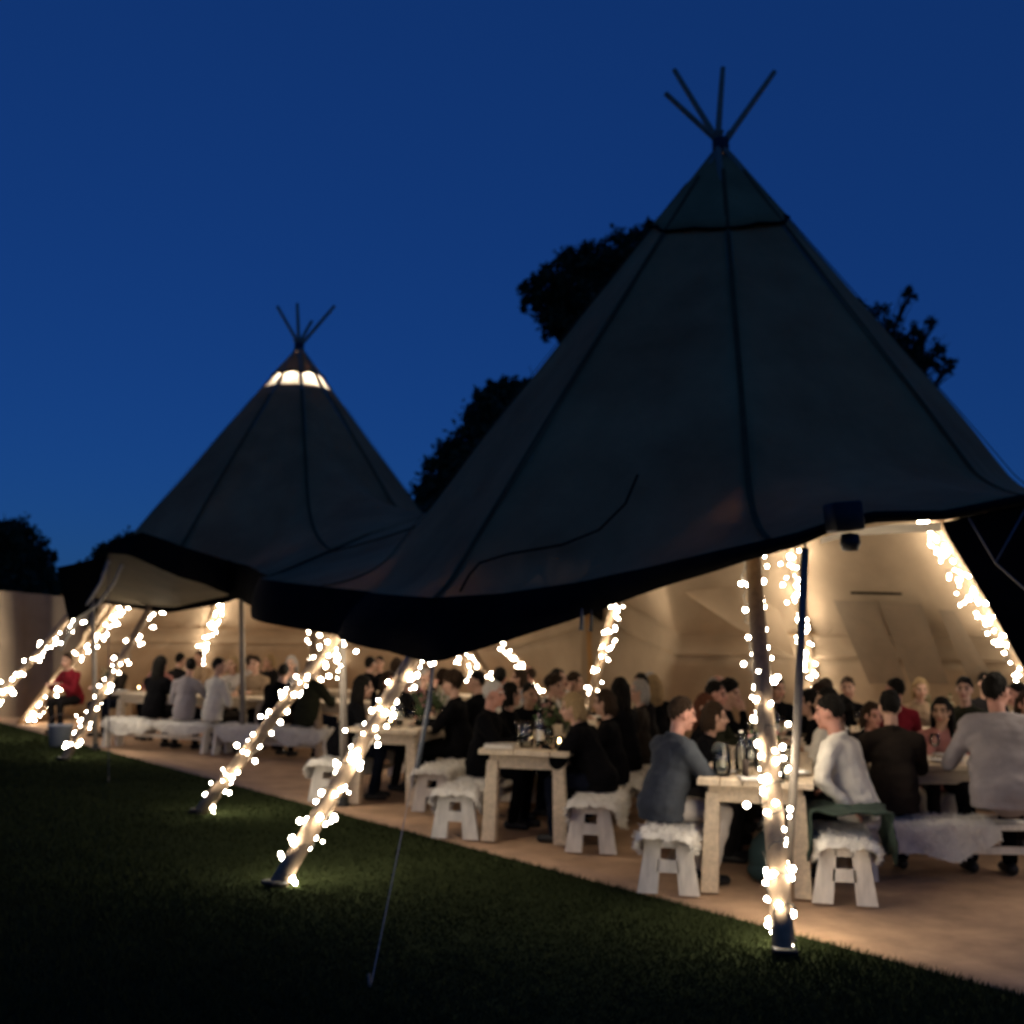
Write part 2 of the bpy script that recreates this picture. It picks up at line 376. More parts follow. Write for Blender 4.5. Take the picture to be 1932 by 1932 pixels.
    cp = two_faced(G().add(v, f).obj('cap', M_CANVAS, root, origin=O))
    G().tube([v[i*K+K-1] for i in range(n)]+[v[K-1]], .016, 6, False).obj('hem', M_SKIRT, cp, origin=O)
    # lashing where the poles cross
    G().tube([(C[0]+.075*math.cos(a*.9), C[1]+.075*math.sin(a*.9), TH-.06+.002*a) for a in range(0, 60)], .014, 5).obj('lashing', M_DROPE, root, origin=O)
    return root
rA = build_tent('A', 'large tan tipi tent in the right foreground with open front', 6.45, (5.88, 6.5), {0: 1.3, 8: 1.05, 1: 1.15, 2: .6}, {0: .12, 1: .10, 2: -.12, 8: .08})
rB = build_tent('B', 'tipi tent farther back on the left with glowing band below its cap', 5.84, (6.12, 6.5), {2: .8, 1: .95, 8: .8, 0: .55}, {})
OA, OB = (A[0], A[1], 0), (B[0], B[1], 0)
def strip(lines, name, m, parent, O, sub=8):
    """surface through several polylines of equal length"""
    lines = [np.array(l) for l in lines]; n = len(lines[0]); L = []
    for l in lines:
        q = []
        for i in range(n-1):
            for k in range(sub): q.append(l[i]+(l[i+1]-l[i])*k/sub)
        q.append(l[-1]); L.append(q)
    R = []
    for a, b in zip(L[:-1], L[1:]):
        for k in range(sub): R.append([p+(q-p)*k/sub for p, q in zip(a, b)])
    R.append(L[-1]); w = len(R[0])
    v = []
    for j, r in enumerate(R):
        for i, p in enumerate(r):
            nz = .03*noise.noise((p[0]*2, p[1]*2, p[2]*2)); v.append(p+np.array([nz*.5, nz, nz*.5]))
    f = [(j*w+i, j*w+i+1, (j+1)*w+i+1, (j+1)*w+i) for j in range(len(R)-1) for i in range(w-1)]
    return G().add(v, f).obj(name, m, parent, origin=O)
# raised awning on the front-left of the back tent
tl = [at(205, 1024, 14.9), at(268, 1004, 14.6), at(340, 1028, 14.7), at(432, 1058, 15.7)]
bl = [at(207, 1042, 14.85), at(240, 1048, 14.5), at(335, 1086, 14.6), at(434, 1120, 15.65)]
ll = [at(180, 1128, 16.7), pyr(240, 1140, 'B', .2), pyr(330, 1146, 'B', .2), pyr(432, 1124, 'B', .2)]
pl = [pyr(272, 1012, 'B', .06), pyr(300, 1022, 'B', .06), pyr(360, 1050, 'B', .06), pyr(432, 1080, 'B', .06)]
strip([pl, tl], 'awning_top', M_OUTER, rB, OB); strip([tl, bl], 'awning_edge', M_SKIRT, rB, OB); strip([bl, ll], 'awning_underside', mat('shaded_underside_canvas', (.085, .068, .045), .9, .25, 2, .3), rB, OB)  # underside is the same canvas; its shade is put into the darker colour
_J = lambda z: np.array(P3('A', AZAB+26, HALF/math.cos(rad(26))+.05, z))
strip([[at(430, 1056, 15.72), at(470, 1068, 14.9), _J(2.36)], [at(434, 1128, 15.7), at(458, 1130, 15.3), _J(1.91)]], 'awning_edge', M_SKIRT, rB, OB)
strip([[at(203, 1046, 15.0), at(150, 1062, 15.3), at(108, 1070, 15.6)], [at(168, 1150, 15.6), at(150, 1162, 15.7), at(131, 1174, 15.8)]], 'loose_flap', M_SKIRT, rB, OB)
for q in ([(238, 1050), (215, 1100), (185, 1140), (150, 1165), (128, 1200)], [(205, 1060), (190, 1100), (165, 1140), (140, 1175), (115, 1225)]):
    G().tube([at(x, y, 14.9+i*.35) for i, (x, y) in enumerate(q)], .022, 6).obj('tie_cord', M_ROPE, rB, origin=OB)
# lit vent band under the cap of the back tent
v = []; f = []; n = 72
for i in range(n):
    az = i*5
    for z in (5.80, 5.95, 6.14): v.append(P3('B', az, rp('B', az, z)-.03, z))
for i in range(n):
    for j in range(2): f.append((i*3+j, i*3+j+1, ((i+1) % n)*3+j+1, ((i+1) % n)*3+j))
G().add(v, f).obj('vent_band', M_VENT, rB, origin=OB)
# seam where the two canopies overlap
G().tube([pyr(x, y, 'A', .16) for x, y in [(1203, 896), (1180, 950), (1130, 1000), (1060, 1028), (960, 1045), (905, 1062), (885, 1085), (868, 1116)]], .010, 6).obj('overlap_seam', M_SKIRT, rA, origin=OA)
# darker door panels on the inside of the far wall of the front tent
def inpanel(quad, name, m, lift=.05):
    a, b, c_, d = [pyr(x, y, 'A', -lift, True) for x, y in quad]; v = []; n = 8
    for j in range(n+1):
        for i in range(n+1):
            p = (a*(1-i/n)+b*i/n)*(1-j/n)+(d*(1-i/n)+c_*i/n)*j/n; v.append(p)
    f = [(j*(n+1)+i, j*(n+1)+i+1, (j+1)*(n+1)+i+1, (j+1)*(n+1)+i) for j in range(n) for i in range(n)]
    return G().add(v, f).obj(name, m, rA, origin=OA)
inpanel([(1572, 1132), (1652, 1134), (1712, 1290), (1640, 1290)], 'door_panel', M_PANEL)
inpanel([(1658, 1136), (1738, 1140), (1790, 1290), (1718, 1290)], 'door_panel', M_PANEL, .06)
inpanel([(1770, 1150), (1800, 1152), (1880, 1290), (1830, 1290)], 'door_panel', M_PANEL, .05)
inpanel([(1605, 1116), (1702, 1118), (1702, 1123), (1605, 1121)], 'door_bar', M_SKIRT, .09)
strip([[pyr(1290, 1118, 'A', -.1, True), pyr(1395, 1105, 'A', -.1, True), pyr(1470, 1150, 'A', -.1, True)], [pyr(1300, 1128, 'A', -.35, True), pyr(1420, 1200, 'A', -.45, True), pyr(1500, 1240, 'A', -.35, True)]], 'inner_fold', M_CANVAS, rA, OA)
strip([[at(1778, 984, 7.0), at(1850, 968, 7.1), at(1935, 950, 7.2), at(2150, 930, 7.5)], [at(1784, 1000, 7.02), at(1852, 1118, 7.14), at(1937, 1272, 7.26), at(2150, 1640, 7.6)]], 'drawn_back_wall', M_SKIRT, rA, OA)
strip([[at(1548, 1016, 7.1), at(1600, 1000, 7.1), at(1690, 990, 7.15), at(1776, 984, 7.2)], [at(1548, 1026, 7.12), at(1600, 1012, 7.12), at(1690, 1006, 7.17), at(1776, 1001, 7.22)]], 'hem_glow', M_VENT, rA, OA)  # white translucent strip stands in for lamplight on the inner hem
# canvas windbreak on the far left
wb = thing('canvas_screen', 'lit tan canvas wind screen at the far left edge beyond the tents', 'screen', (-9, 21, 0)); v = []; f = []; n = 30
for i in range(n+1):
    x = -90+330*i/n; tp = at(x, 1106+ (x+90)*.09, 22.1+.6*math.sin(i*.5)*.3)
    for s in np.linspace(0, 1, 6): v.append((tp[0]+.05*math.sin(i*1.3), tp[1]+.5*s, tp[2]*(1-s)))
for i in range(n):
    for j in range(5): f.append((i*6+j, i*6+j+1, (i+1)*6+j+1, (i+1)*6+j))
G().add(v, f).obj('cloth', M_CANVAS, wb, origin=(-9, 21, 0))
for x in (-80, 225):
    p = at(x, 1200, 22.25); G().tube([(p[0], p[1]-(.55 if x < 0 else 0), 0), (p[0], p[1]-(.5 if x < 0 else 0), 2.6)], .035, 8).obj('post', M_POLE, wb, origin=(-9, 21, 0))

# ------------------------------------------------------------------ fairy lights
bm = bmesh.new(); bmesh.ops.create_icosphere(bm, subdivisions=1, radius=.5); BULB_ME = bpy.data.meshes.new('bulb'); bm.to_mesh(BULB_ME); bm.free(); BULB_ME.materials.append(M_BULB)
def string_lights(label, pathfn, n, spread, size, group='fairy light strings wound round the tent poles', clump=.0, loc=None):
    p0 = pathfn(0); root = thing('string_lights', label, 'fairy lights', (p0[0], p0[1], 0), 0, group); O = (p0[0], p0[1], 0); pts = []
    ph = random.random()*6
    for i in range(n*2):
        s = i/(n*2-1); c, ax = pathfn(s), pathfn(min(1, s+.01)); d = (Vector(ax)-Vector(c)) if s < .99 else Vector(c)-Vector(pathfn(s-.01)); d.normalize()
        a = d.cross(Vector((0, 1, .1))).normalized(); b = d.cross(a); t = ph+s*n*.75; R_ = spread*(1+.5*noise.noise((i*.9, ph, 0)))
        pts.append(Vector(c)+a*math.cos(t)*R_+b*math.sin(t)*R_+Vector((0, 0, .03*noise.noise((i*.7, ph, 5)))))
    G().tube(pts, .004, 4).obj('wire', M_WIRE, root, origin=O)
    qs = sorted(min(1, max(0, (i+.5)/n+.045*noise.noise((i*.22, ph, 3))+.02*noise.noise((i*.9, ph, 8)))) for i in range(n))
    for i in range(n):
        j_ = .05 if random.random() < .2 else .02
        p = pts[int(qs[i]*(2*n-1))] + Vector((random.gauss(0, j_), random.gauss(0, j_), random.gauss(0, .04)))
        o = link('bulb', BULB_ME, root, p-Vector(O)); sc = size*random.choice((.6, .8, .95, 1.05, 1.25)); o.scale = (sc, sc, sc*1.25); o.rotation_euler = (random.random()*3, random.random()*3, 0)
    return root
def polepath(t, k, z0, z1):
    C = CEN[t]; a = rad(AZ[t]+40*k)
    def fn(s):
        z = z0+(z1-z0)*s; r = TR*(1-z/TH)-.17*min(1, max(0, z-1.1)/.7); return (C[0]+r*math.cos(a), C[1]+r*math.sin(a), z)
    return fn
SL = [('A', 0, .05, 2.45, 58, 'fairy lights wound round the near pole beside the closest table'),
      ('A', 8, .06, 2.0, 40, 'fairy lights wound round the leaning pole left of centre on the lawn'),
      ('A', 7, .06, 2.2, 44, 'fairy lights on the leaning pole between the two grey support posts'),
      ('A', 3, .3, 3.3, 70, 'dense fairy lights on the slanting pole at the right edge'),
      ('A', 4, .6, 3.1, 40, 'fairy lights on the far pole behind the right grey support post'),
      ('A', 5, .4, 2.8, 34, 'fairy lights on the far pole in the middle of the big tent'),
      ('A', 6, .5, 2.8, 26, 'fairy lights on the back pole between the two tents'),
      ('A', 1, .3, 2.2, 34, 'fairy lights on the front right pole just outside the picture'),
      ('A', 2, .3, 2.2, 30, 'fairy lights on the right hand pole outside the picture'),
      ('B', 0, .1, 2.5, 40, 'fairy lights on the pole beside the left bench, foot on lawn'),
      ('B', 8, .1, 2.5, 40, 'fairy lights on the leftmost pole cut by the picture edge'),
      ('B', 7, .1, 2.8, 56, 'fairy lights on the slanting pole behind the leftmost one'),
      ('B', 6, .7, 2.9, 36, 'fairy lights on the back pole above the white shirted diners at left'),
      ('B', 5, .8, 2.9, 24, 'fairy lights on the far pole behind the grey centre post'),
      ('B', 4, .8, 2.9, 24, 'fairy lights on the back pole hidden by the dip of the canopy'),
      ('B', 3, .7, 2.6, 70, 'solid bright run of lights on the pole in the middle distance'),
      ('B', 2, 1.0, 2.3, 20, 'small cluster of lights low on a far pole left of the bright run'),
      ('B', 1, 1.0, 2.4, 26, 'loose hanging lights under the canopy beside the middle lit pole')]
for t, k, z0, z1, nb, lb in SL:
    string_lights(lb, polepath(t, k, z0, z1), int(nb*2.3), .068, .033 if t == 'A' else .035)
string_lights('ring of bulbs glowing under the cap of the back tent', lambda s: P3('B', 360*s, .34, 5.97+.04*math.sin(s*40)), 22, .03, .06)

_sp = at(-80, 1200, 22.25)
string_lights('added fairy lights outside the left edge, lighting the canvas screen from its post', lambda q: (_sp[0], _sp[1]-.55, .15+2.4*q), 130, .07, .04)  # string out of view, added to brighten the canvas screen
# ------------------------------------------------------------------ support poles, ropes, fittings
def support(label, top, foot, r=.03):
    root = thing('support_pole', label, 'pole', (foot[0], foot[1], 0), 0, 'grey canopy support poles'); O = (foot[0], foot[1], 0)
    G().tube([foot, (np.array(foot)+np.array(top))/2+np.array([.01, 0, 0]), top], [r, r, r*.9], 10).obj('shaft', M_GREYPOLE, root, origin=O)
    G().tube([top, np.array(top)+np.array([0, 0, .1])], r*.35, 6).obj('spigot', M_BLACK, root, origin=O)
    G().lathe([(.07, 0), (.07, .012), (r*1.2, .03), (r*1.2, .09)], (foot[0], foot[1], .018), 14).obj('foot', M_BLACK, root, origin=O)
t1 = at(1519, 1034, 6.85); support('grey support pole rising beside the near fairy lit pole', t1, (gnd(1482, 1722)[0], gnd(1482, 1722)[1], 0), .026)
support('grey support pole left of centre crossing a fairy lit pole', at(645, 1200, 11.4), (gnd(648, 1524)[0], gnd(648, 1524)[1], 0), .038)
support('pale support pole at the peak over the left bench', at(455, 1122, 16.5), (gnd(458, 1432)[0], gnd(458, 1432)[1], 0), .04)
support('slim support pole at the left corner of the back tent', at(174, 1128, 16.7), (gnd(180, 1416)[0], gnd(180, 1416)[1], 0), .034)
def rope(name, label, pts, r, m, cat='rope', peg=None):
    root = thing(name, label, cat, (pts[-1][0], pts[-1][1], 0)); O = (pts[-1][0], pts[-1][1], 0); G().tube(pts, r, 6).obj('line', m, root, origin=O)
    if peg is not None: G().tube([(peg[0], peg[1], -.1), (peg[0]-.01, peg[1]+.02, .06)], [.007, .008], 6).obj('peg', M_GREYPOLE, root, origin=O)
low = pyr(820, 1250, 'A', .2); pg = gnd(699, 1864)
rope('guy_rope', 'thin pale guy rope running down to the lawn in the foreground', [low, low*.5+pg*.5+np.array([0, 0, -.03]), pg], .003, M_ROPE, peg=pg)
s0 = pyr(816, 1258, 'A', .18); s1 = np.array([s0[0]-.10, s0[1]+.12, .72])
rope('hanging_strap', 'dark strap hanging from the lowest dip of the canopy edge', [s0, s0*.6+s1*.4+np.array([.02, 0, 0]), s1], .016, M_DROPE, 'strap')
p3 = gnd(205, 1476); p4 = at(205, 1050, 15)
rope('guy_rope', 'guy rope from the left awning to a peg on the lawn', [p4, p4*.5+p3*.5, p3], .006, M_DROPE, peg=p3)
for a_, b_ in ((at(1880, 1000, 11), at(1832, 1064, 12)), (at(1890, 1000, 13), at(1832, 1064, 12))): pass
vr = thing('guy_rope', 'faint crossed guy ropes before the dark wall at the right edge', 'rope', (5.2, 6.2, 0)); vp = at(1878, 1062, 6.8)
G().tube([at(1828, 978, 7.0), vp], .006, 6).obj('line', M_GREYPOLE, vr, origin=(5.2, 6.2, 0)); G().tube([at(1935, 960, 7.1), vp], .006, 6).obj('line', M_GREYPOLE, vr, origin=(5.2, 6.2, 0)); G().tube([vp, (4.6, 5.6, 0)], .006, 6).obj('line', M_GREYPOLE, vr, origin=(5.2, 6.2, 0))
# floodlight box clipped on the canopy edge
fl = at(1592, 975, 6.72); fb = thing('speaker_box', 'black box and round lamp clipped to the canopy edge at right', 'speaker', tuple(fl)); O = tuple(fl)
G().box(fl, (.19, .14, .17), Matrix.Rotation(.25, 3, 'Z') @ Matrix.Rotation(-.12, 3, 'Y'), bev=.012).obj('housing', M_BLACK, fb, origin=O)
G().lathe([(.0, 0), (.045, .005), (.06, .05), (.05, .1), (.0, .11)], (fl[0]+.04, fl[1]+.02, fl[2]-.2), 16).obj('lamp', M_BLACK, fb, origin=O)
G().box((fl[0], fl[1]+.1, fl[2]+.02), (.03, .12, .03)).obj('bracket', M_BLACK, fb, origin=O)
for x, y, Y, lb in ((1116, 1150, 8.0, 'short dark toggle hanging from the canopy edge right of the dip'), (1098, 1148, 8.05, 'small pale cord loop on the canopy edge near the toggle')):
    p = at(x, y, Y); th = thing('toggle', lb, 'toggle', tuple(p)); G().tube([p, p-np.array([0, 0, .07]), p-np.array([.005, 0, .15])], [.006, .012, .016], 8).obj('cord', M_BLACK if x > 1100 else M_DROPE, th, origin=tuple(p))
b = gnd(112, 1408); bb = thing('plastic_bucket', 'pale blue bucket standing on the lawn by the left lit pole', 'bucket', (b[0], b[1], 0))
G().lathe([(.13, 0), (.17, .28), (.185, .29), (.185, .31), (.165, .31), (.125, .02), (0, .02)], (0, 0, 0), 20).obj('pail', mat('pale_blue_plastic', (.30, .34, .40), .5, .1), bb)
G().tube([(.18*math.cos(a), 0, .3+.16*math.sin(a)) for a in np.linspace(0, math.pi, 14)], .006, 6).obj('handle', M_GREYPOLE, bb)

# ------------------------------------------------------------------ tables and benches
AXD = np.array([.245, .9695]); AXD /= np.linalg.norm(AXD); AXR = math.atan2(AXD[1], AXD[0])-math.pi/2      # rz that turns local +Y to AXD
def make_table(L, Wd=.74, H=.75):
    parts = {}; n = 5; w = Wd/n
    parts['plank'] = [(mesh('plank', *(lambda g: (g.v, g.f))(G().box((0, 0, 0), (w-.006, L, .042), bev=.004)), M_WOOD, False), (-Wd/2+w*(i+.5), random.uniform(-.012, .012), H-.021+random.uniform(-.0015, .0015))) for i in range(n)]
    g = G().box((0, 0, 0), (.035, L-.3, .10), bev=.003); me = mesh('apron', g.v, g.f, M_WOOD, False)
    parts['apron'] = [(me, (sx*(Wd/2-.09), 0, H-.095)) for sx in (-1, 1)]
    g = G().box((0, 0, 0), (Wd-.14, .04, .11), bev=.003); me = mesh('cross_rail', g.v, g.f, M_WOOD, False)
    parts['cross_rail'] = [(me, (0, sy*(L/2-.13), H-.100)) for sy in (-1, 1)]
    lg = []
    for sx in (-1, 1):
        for sy in (-1, 1):
            g = G(); zt = H-.155; x0, x1 = sx*(Wd/2-.10), sx*(Wd/2-.075); y0 = sy*(L/2-.13); h = .055
            v = [(x1-h, y0-h*.9, .02), (x1+h, y0-h*.9, .02), (x1+h, y0+h*.9, .02), (x1-h, y0+h*.9, .02), (x0-h*.8, y0-h*.8, zt+.06), (x0+h*.8, y0-h*.8, zt+.06), (x0+h*.8, y0+h*.8, zt+.06), (x0-h*.8, y0+h*.8, zt+.06)]
            g.add(v, [(3, 2, 1, 0), (4, 5, 6, 7), (0, 1, 5, 4), (1, 2, 6, 5), (2, 3, 7, 6), (3, 0, 4, 7)]); lg.append((mesh('leg', g.v, g.f, M_WOOD, False), (0, 0, 0)))
    parts['leg'] = lg
    return parts
def make_bench(L, H=.395):
    parts = {}; Wd = .27
    g = G().box((0, 0, H-.02), (Wd, L, .04), bev=.006); parts['seat'] = [(mesh('seat', g.v, g.f, M_WHITEWOOD, False), (0, 0, 0))]
    ends = []
    for sy in (-1, 1):
        g = G(); y0 = sy*(L/2-.06); t = .022
        def pl(q): 
            v = [(x, y0-t, z) for x, z in q]+[(x, y0+t, z) for x, z in q]; g.add(v, [(0, 1, 2, 3), (7, 6, 5, 4), (0, 4, 5, 1), (1, 5, 6, 2), (2, 6, 7, 3), (3, 7, 4, 0)])
        for sx in (-1, 1): pl([(sx*.20, .018), (sx*.07, .018), (sx*.045, H-.045), (sx*.145, H-.045)])
        pl([(-.075, .155), (.075, .155), (.068, .235), (-.068, .235)]); pl([(-.06, H-.085), (.06, H-.085), (.055, H-.046), (-.055, H-.046)])
        g.v = [(p[0]+0.0, p[1]+(.004 if False else 0), p[2]) for p in g.v]
        ends.append((mesh('end_frame', g.v, g.f, M_WHITEWOOD, False), (0, 0, 0)))
    parts['end_frame'] = ends
    g = G().box((0, 0, .2), (.05, L-.18, .05), bev=.004); parts['stretcher'] = [(mesh('stretcher', g.v, g.f, M_WHITEWOOD, False), (0, 0, 0))]
    return parts
def place(parts, name, label, cat, xy, rz, group, z=.018):
    root = thing(name, label, cat, (xy[0], xy[1], z), rz, group)
    for k, lst in parts.items():
        for me, loc in lst: link(k, me, root, loc)
    return root
TAB_L, TAB_S = make_table(2.5), make_table(2.9, .8); BEN_L, BEN_S, BEN_X = make_bench(2.35), make_bench(1.9), make_bench(3.0)
def lane_pt(base, s): return np.array(base)+AXD*s
PERP = np.array([AXD[1], -AXD[0]])      # to the right of the lane
def fleece_mesh(L, seed, over=.2):
    r = random.Random(seed); nx, ny = 26, 46; v = []; f = []; H = .0; hw = .14
    for j in range(ny+1):
        t = j/ny; y = (t-.5)*L
        for i in range(nx+1):
            s = (i/nx-.5)*2; wv = over*(1+.45*noise.noise((t*4, seed, s > 0)))*(.28+.72*math.sin(math.pi*min(1, max(0, t)))**.7)
            arc = abs(s)*(hw+wv)
            if arc <= hw: x, z = arc, .02
            else: x, z = hw+.02+.015*(arc-hw)/.2, .02-(arc-hw)
            nn = .022*noise.noise((x*14*(1 if s > 0 else -1)+seed, y*14, z*14))+.012*noise.noise((x*40+seed, y*40*(1 if s > 0 else -1), z*40))
            lift = .018+nn
            x2 = math.copysign(x+(lift if arc > hw else 0), s) if abs(s) > 1e-6 else 0; z2 = z+(lift if arc <= hw else lift*.2)
            ee = max(0, abs(t-.5)*2-.86)/.14; z2 -= .045*ee*ee
            v.append((x2, y*(1-.03*ee)+.015*noise.noise((x2*9, y*9, 5))+(.01 if 0 < t < 1 else 0)*r.uniform(-1, 1), z2))
    w = nx+1; f = [(j*w+i, j*w+i+1, (j+1)*w+i+1, (j+1)*w+i) for j in range(ny) for i in range(nx)]
    # wool tufts
    base = list(v)
    for _ in range(2600):
        p = base[r.randrange(len(base))]; q = Vector(p)+Vector((r.uniform(-.012, .012), r.uniform(-.012, .012), r.uniform(-.008, .008)))
        out = Vector((q.x*3 if q.z < 0 else q.x, r.uniform(-.5, .5), .12 if q.z > -.01 else -.25)).normalized()+Vector((r.uniform(-.6, .6), r.uniform(-.6, .6), r.uniform(-.4, .4)))
        out = out.normalized()*r.uniform(.015, .032); a = Vector((r.uniform(-1, 1), r.uniform(-1, 1), r.uniform(-1, 1))).normalized()*.006
        k = len(v); v += [tuple(q-a), tuple(q+a), tuple(q+out)]; f.append((k, k+1, k+2))
    return mesh('sheepskin', v, f, M_FLEECE)
FL = [fleece_mesh(.95, 1), fleece_mesh(1.0, 2, .16), fleece_mesh(.9, 3, .24)]
def fleece(label, xy, rz, k, z=.400):
    o = link('sheepskin', FL[k % 3], None, (xy[0], xy[1], z), (0, 0, rz)); tag(o, label, 'sheepskin', 'white sheepskins laid over the benches'); return o
LN = {'T1L': (1.02, 7.62), 'T1R': (2.09, 7.40), 'T2L': (-.44, 9.58), 'T2R': (.62, 9.03), 'T3L': (-1.78, 11.55), 'T3R': (-.72, 11.0)}
t1c, t2c, t3c = [(np.array(LN[a])+np.array(LN[b]))/2 for a, b in (('T1L', 'T1R'), ('T2L', 'T2R'), ('T3L', 'T3R'))]
TABLES = {}
for nm, c, lbs in (('T1', t1c, ('pale pine table closest to camera, its end at the near lit pole', 'second pine table in line behind the closest one')),
                   ('T2', t2c, ('pine table with its end in the middle of the picture, beside the white haired man', 'far pine table in line behind the middle one')),
                   ('T3', t3c, ('pine table behind the grey support post left of centre', 'far pine table in line behind the left of centre one'))):
    for k in range(2):
        p = c+AXD*(1.30+.03+k*2.6); TABLES[nm, k] = place(TAB_L, 'dining_table', lbs[k], 'table', p, AXR, 'long pine dining tables')
bl_ = {'T1L': 'left bench of the closest table', 'T1R': 'right bench of the closest table', 'T2L': 'left bench of the middle table', 'T2R': 'right bench of the middle table', 'T3L': 'left bench of the table behind the centre post', 'T3R': 'right bench of the table behind the centre post'}
for nm, base in LN.items():
    for k in range(2):
        p = lane_pt(base, 1.19+k*2.6); place(BEN_L, 'bench', ('whitewashed ' if k == 0 else 'far second ')+bl_[nm] + (', splayed end facing camera' if k == 0 else ', behind the first'), 'bench', p, AXR, 'whitewashed benches')
    for k in range(3 if nm != 'T1R' else 2):
        fleece(['near end', 'middle', 'far end'][k]+' sheepskin on the '+bl_[nm], lane_pt(base, .405+k*1.3+.02*random.random()), AXR+random.uniform(-.05, .05), k+len(nm)+ord(nm[1]))
# right cross table with its bench in front and one behind
XR = rad(-90+2)
place(TAB_S, 'dining_table', 'pine table crosswise behind the brown jacketed man at right', 'table', (4.0, 9.15), XR, 'long pine dining tables')
place(BEN_X, 'bench', 'bench in the right foreground under the man in the pale shirt', 'bench', (3.95, 8.42), XR, 'whitewashed benches')
place(BEN_X, 'bench', 'bench across the right table facing the camera', 'bench', (4.1, 9.95), XR, 'whitewashed benches')
place(TAB_S, 'dining_table', 'far crosswise pine table at the right back of the big tent', 'table', (4.0, 12.3), XR, 'long pine dining tables')
place(BEN_X, 'bench', 'near bench of the far crosswise table at right', 'bench', (4.0, 11.5), XR, 'whitewashed benches')
place(BEN_X, 'bench', 'back bench of the far crosswise table at right', 'bench', (4.0, 13.1), XR, 'whitewashed benches')
fleece('greyish sheepskin between the brown jacket and the pale shirt on the right bench', (2.98, 8.42), XR, 2)
fleece('sheepskin on the bench across the right table', (3.3, 9.95), XR, 0)
# left group: bench with its back to the camera
b0, b1 = np.array([-5.75, 17.0]), np.array([-2.55, 15.45]); bdv = (b1-b0)/np.linalg.norm(b1-b0); BR = math.atan2(bdv[1], bdv[0])-math.pi/2; bn = np.array([-bdv[1], bdv[0]])
place(BEN_S, 'bench', 'bench at left under the white shirted diners', 'bench', b0+bdv*.98, BR, 'whitewashed benches')
place(BEN_S, 'bench', 'bench behind the middle lit pole at left, right of the white shirts', 'bench', b0+bdv*2.95, BR, 'whitewashed benches')
for i, s in enumerate((.48, 1.46, 2.5, 3.4)): fleece(['leftmost sheepskin on the left bench', 'sheepskin under the pale shirted diners on the left bench', 'sheepskin just right of the pale support pole at left', 'sheepskin at the right end of the left bench by the lit pole'][i], b0+bdv*s, BR, i)
for k in range(2):
    place(TAB_L, 'dining_table', ['left table in front of the white shirted diners', 'left table behind the middle lit pole'][k], 'table', b0+bdv*(.9+k*2.55)+bn*.72, BR, 'long pine dining tables')
    place(BEN_S, 'bench', ['far side bench of the left table below the red shirt', 'far side bench left of the grey centre post'][k], 'bench', b0+bdv*(.9+k*2.4)+bn*1.42, BR, 'whitewashed benches')
    place(TAB_L, 'dining_table', ['rear left table in the back tent', 'rear right table in the back tent'][k], 'table', b0+bdv*(1.2+k*2.9)+bn*3.3, BR, 'long pine dining tables')
    place(BEN_S, 'bench', ['near bench of the rear left table', 'near bench of the rear right table'][k], 'bench', b0+bdv*(1.2+k*2.9)+bn*2.55, BR, 'whitewashed benches')
    place(BEN_S, 'bench', ['back bench of the rear left table', 'back bench of the rear right table'][k], 'bench', b0+bdv*(1.2+k*2.9)+bn*4.05, BR, 'whitewashed benches')

# ------------------------------------------------------------------ people
def Rx(a): return Matrix.Rotation(rad(a), 3, 'X')
def Rz(a): return Matrix.Rotation(rad(a), 3, 'Z')
PENDING = []
def later(key, g, voxel, it, post=None): PENDING.append((key, g, voxel, it, post))
RM = {}
def flush():
    objs = []
    for key, g, voxel, it, post in PENDING:
        me = mesh('tmp', g.v, g.f); o = bpy.data.objects.new('tmp', me); COL.objects.link(o)
        m = o.modifiers.new('r', 'REMESH'); m.mode = 'VOXEL'; m.voxel_size = voxel; m.use_smooth_shade = True
        m = o.modifiers.new('s', 'SMOOTH'); m.factor = .5; m.iterations = it
        objs.append(o)
    dg = bpy.context.evaluated_depsgraph_get()
    for o, (key, g, voxel, it, post) in zip(objs, PENDING):
        me = bpy.data.meshes.new_from_object(o.evaluated_get(dg)); me.name = key[0]
        if post: post(me)
        me.polygons.foreach_set('use_smooth', [True]*len(me.polygons)); RM[key] = me
    for o in objs:
        d = o.data; bpy.data.objects.remove(o); bpy.data.meshes.remove(d)
    PENDING.clear()
M_SKIN = [mat('skin_fair', (.50, .30, .22), .55, .12, 25, .08, spec=.4), mat('skin_ruddy', (.48, .24, .18), .55, .12, 25, .08, spec=.4), mat('skin_tan', (.34, .20, .13), .55, .12, 25, .08, spec=.4)]
M_EYE = mat('eye_dark', (.03, .022, .02), .3, .1, bump=0); M_LIP = mat('lip', (.36, .13, .11), .5, .1, bump=0)
def ik(Sh, Wr, l1, l2, pole):
    d = Wr-Sh; L = min(d.length, (l1+l2)*.985); u = d.normalized(); Wr = Sh+u*L
    a = (l1*l1-l2*l2+L*L)/(2*L); h = math.sqrt(max(1e-6, l1*l1-a*a)); pv = pole-u*pole.dot(u); pv.normalize()
    return Sh+u*a+pv*h, Wr
ARM = {'table': (.13, .42, .83), 'lap': (.10, .22, .68), 'chin': (.05, .27, 1.06), 'reach': (.05, .55, .86), 'drink': (.06, .24, 1.12), 'near': (.03, .34, .83), 'back': (.26, -.05, .62), 'gest': (.20, .42, 1.02), 'side': (.27, .02, .80)}
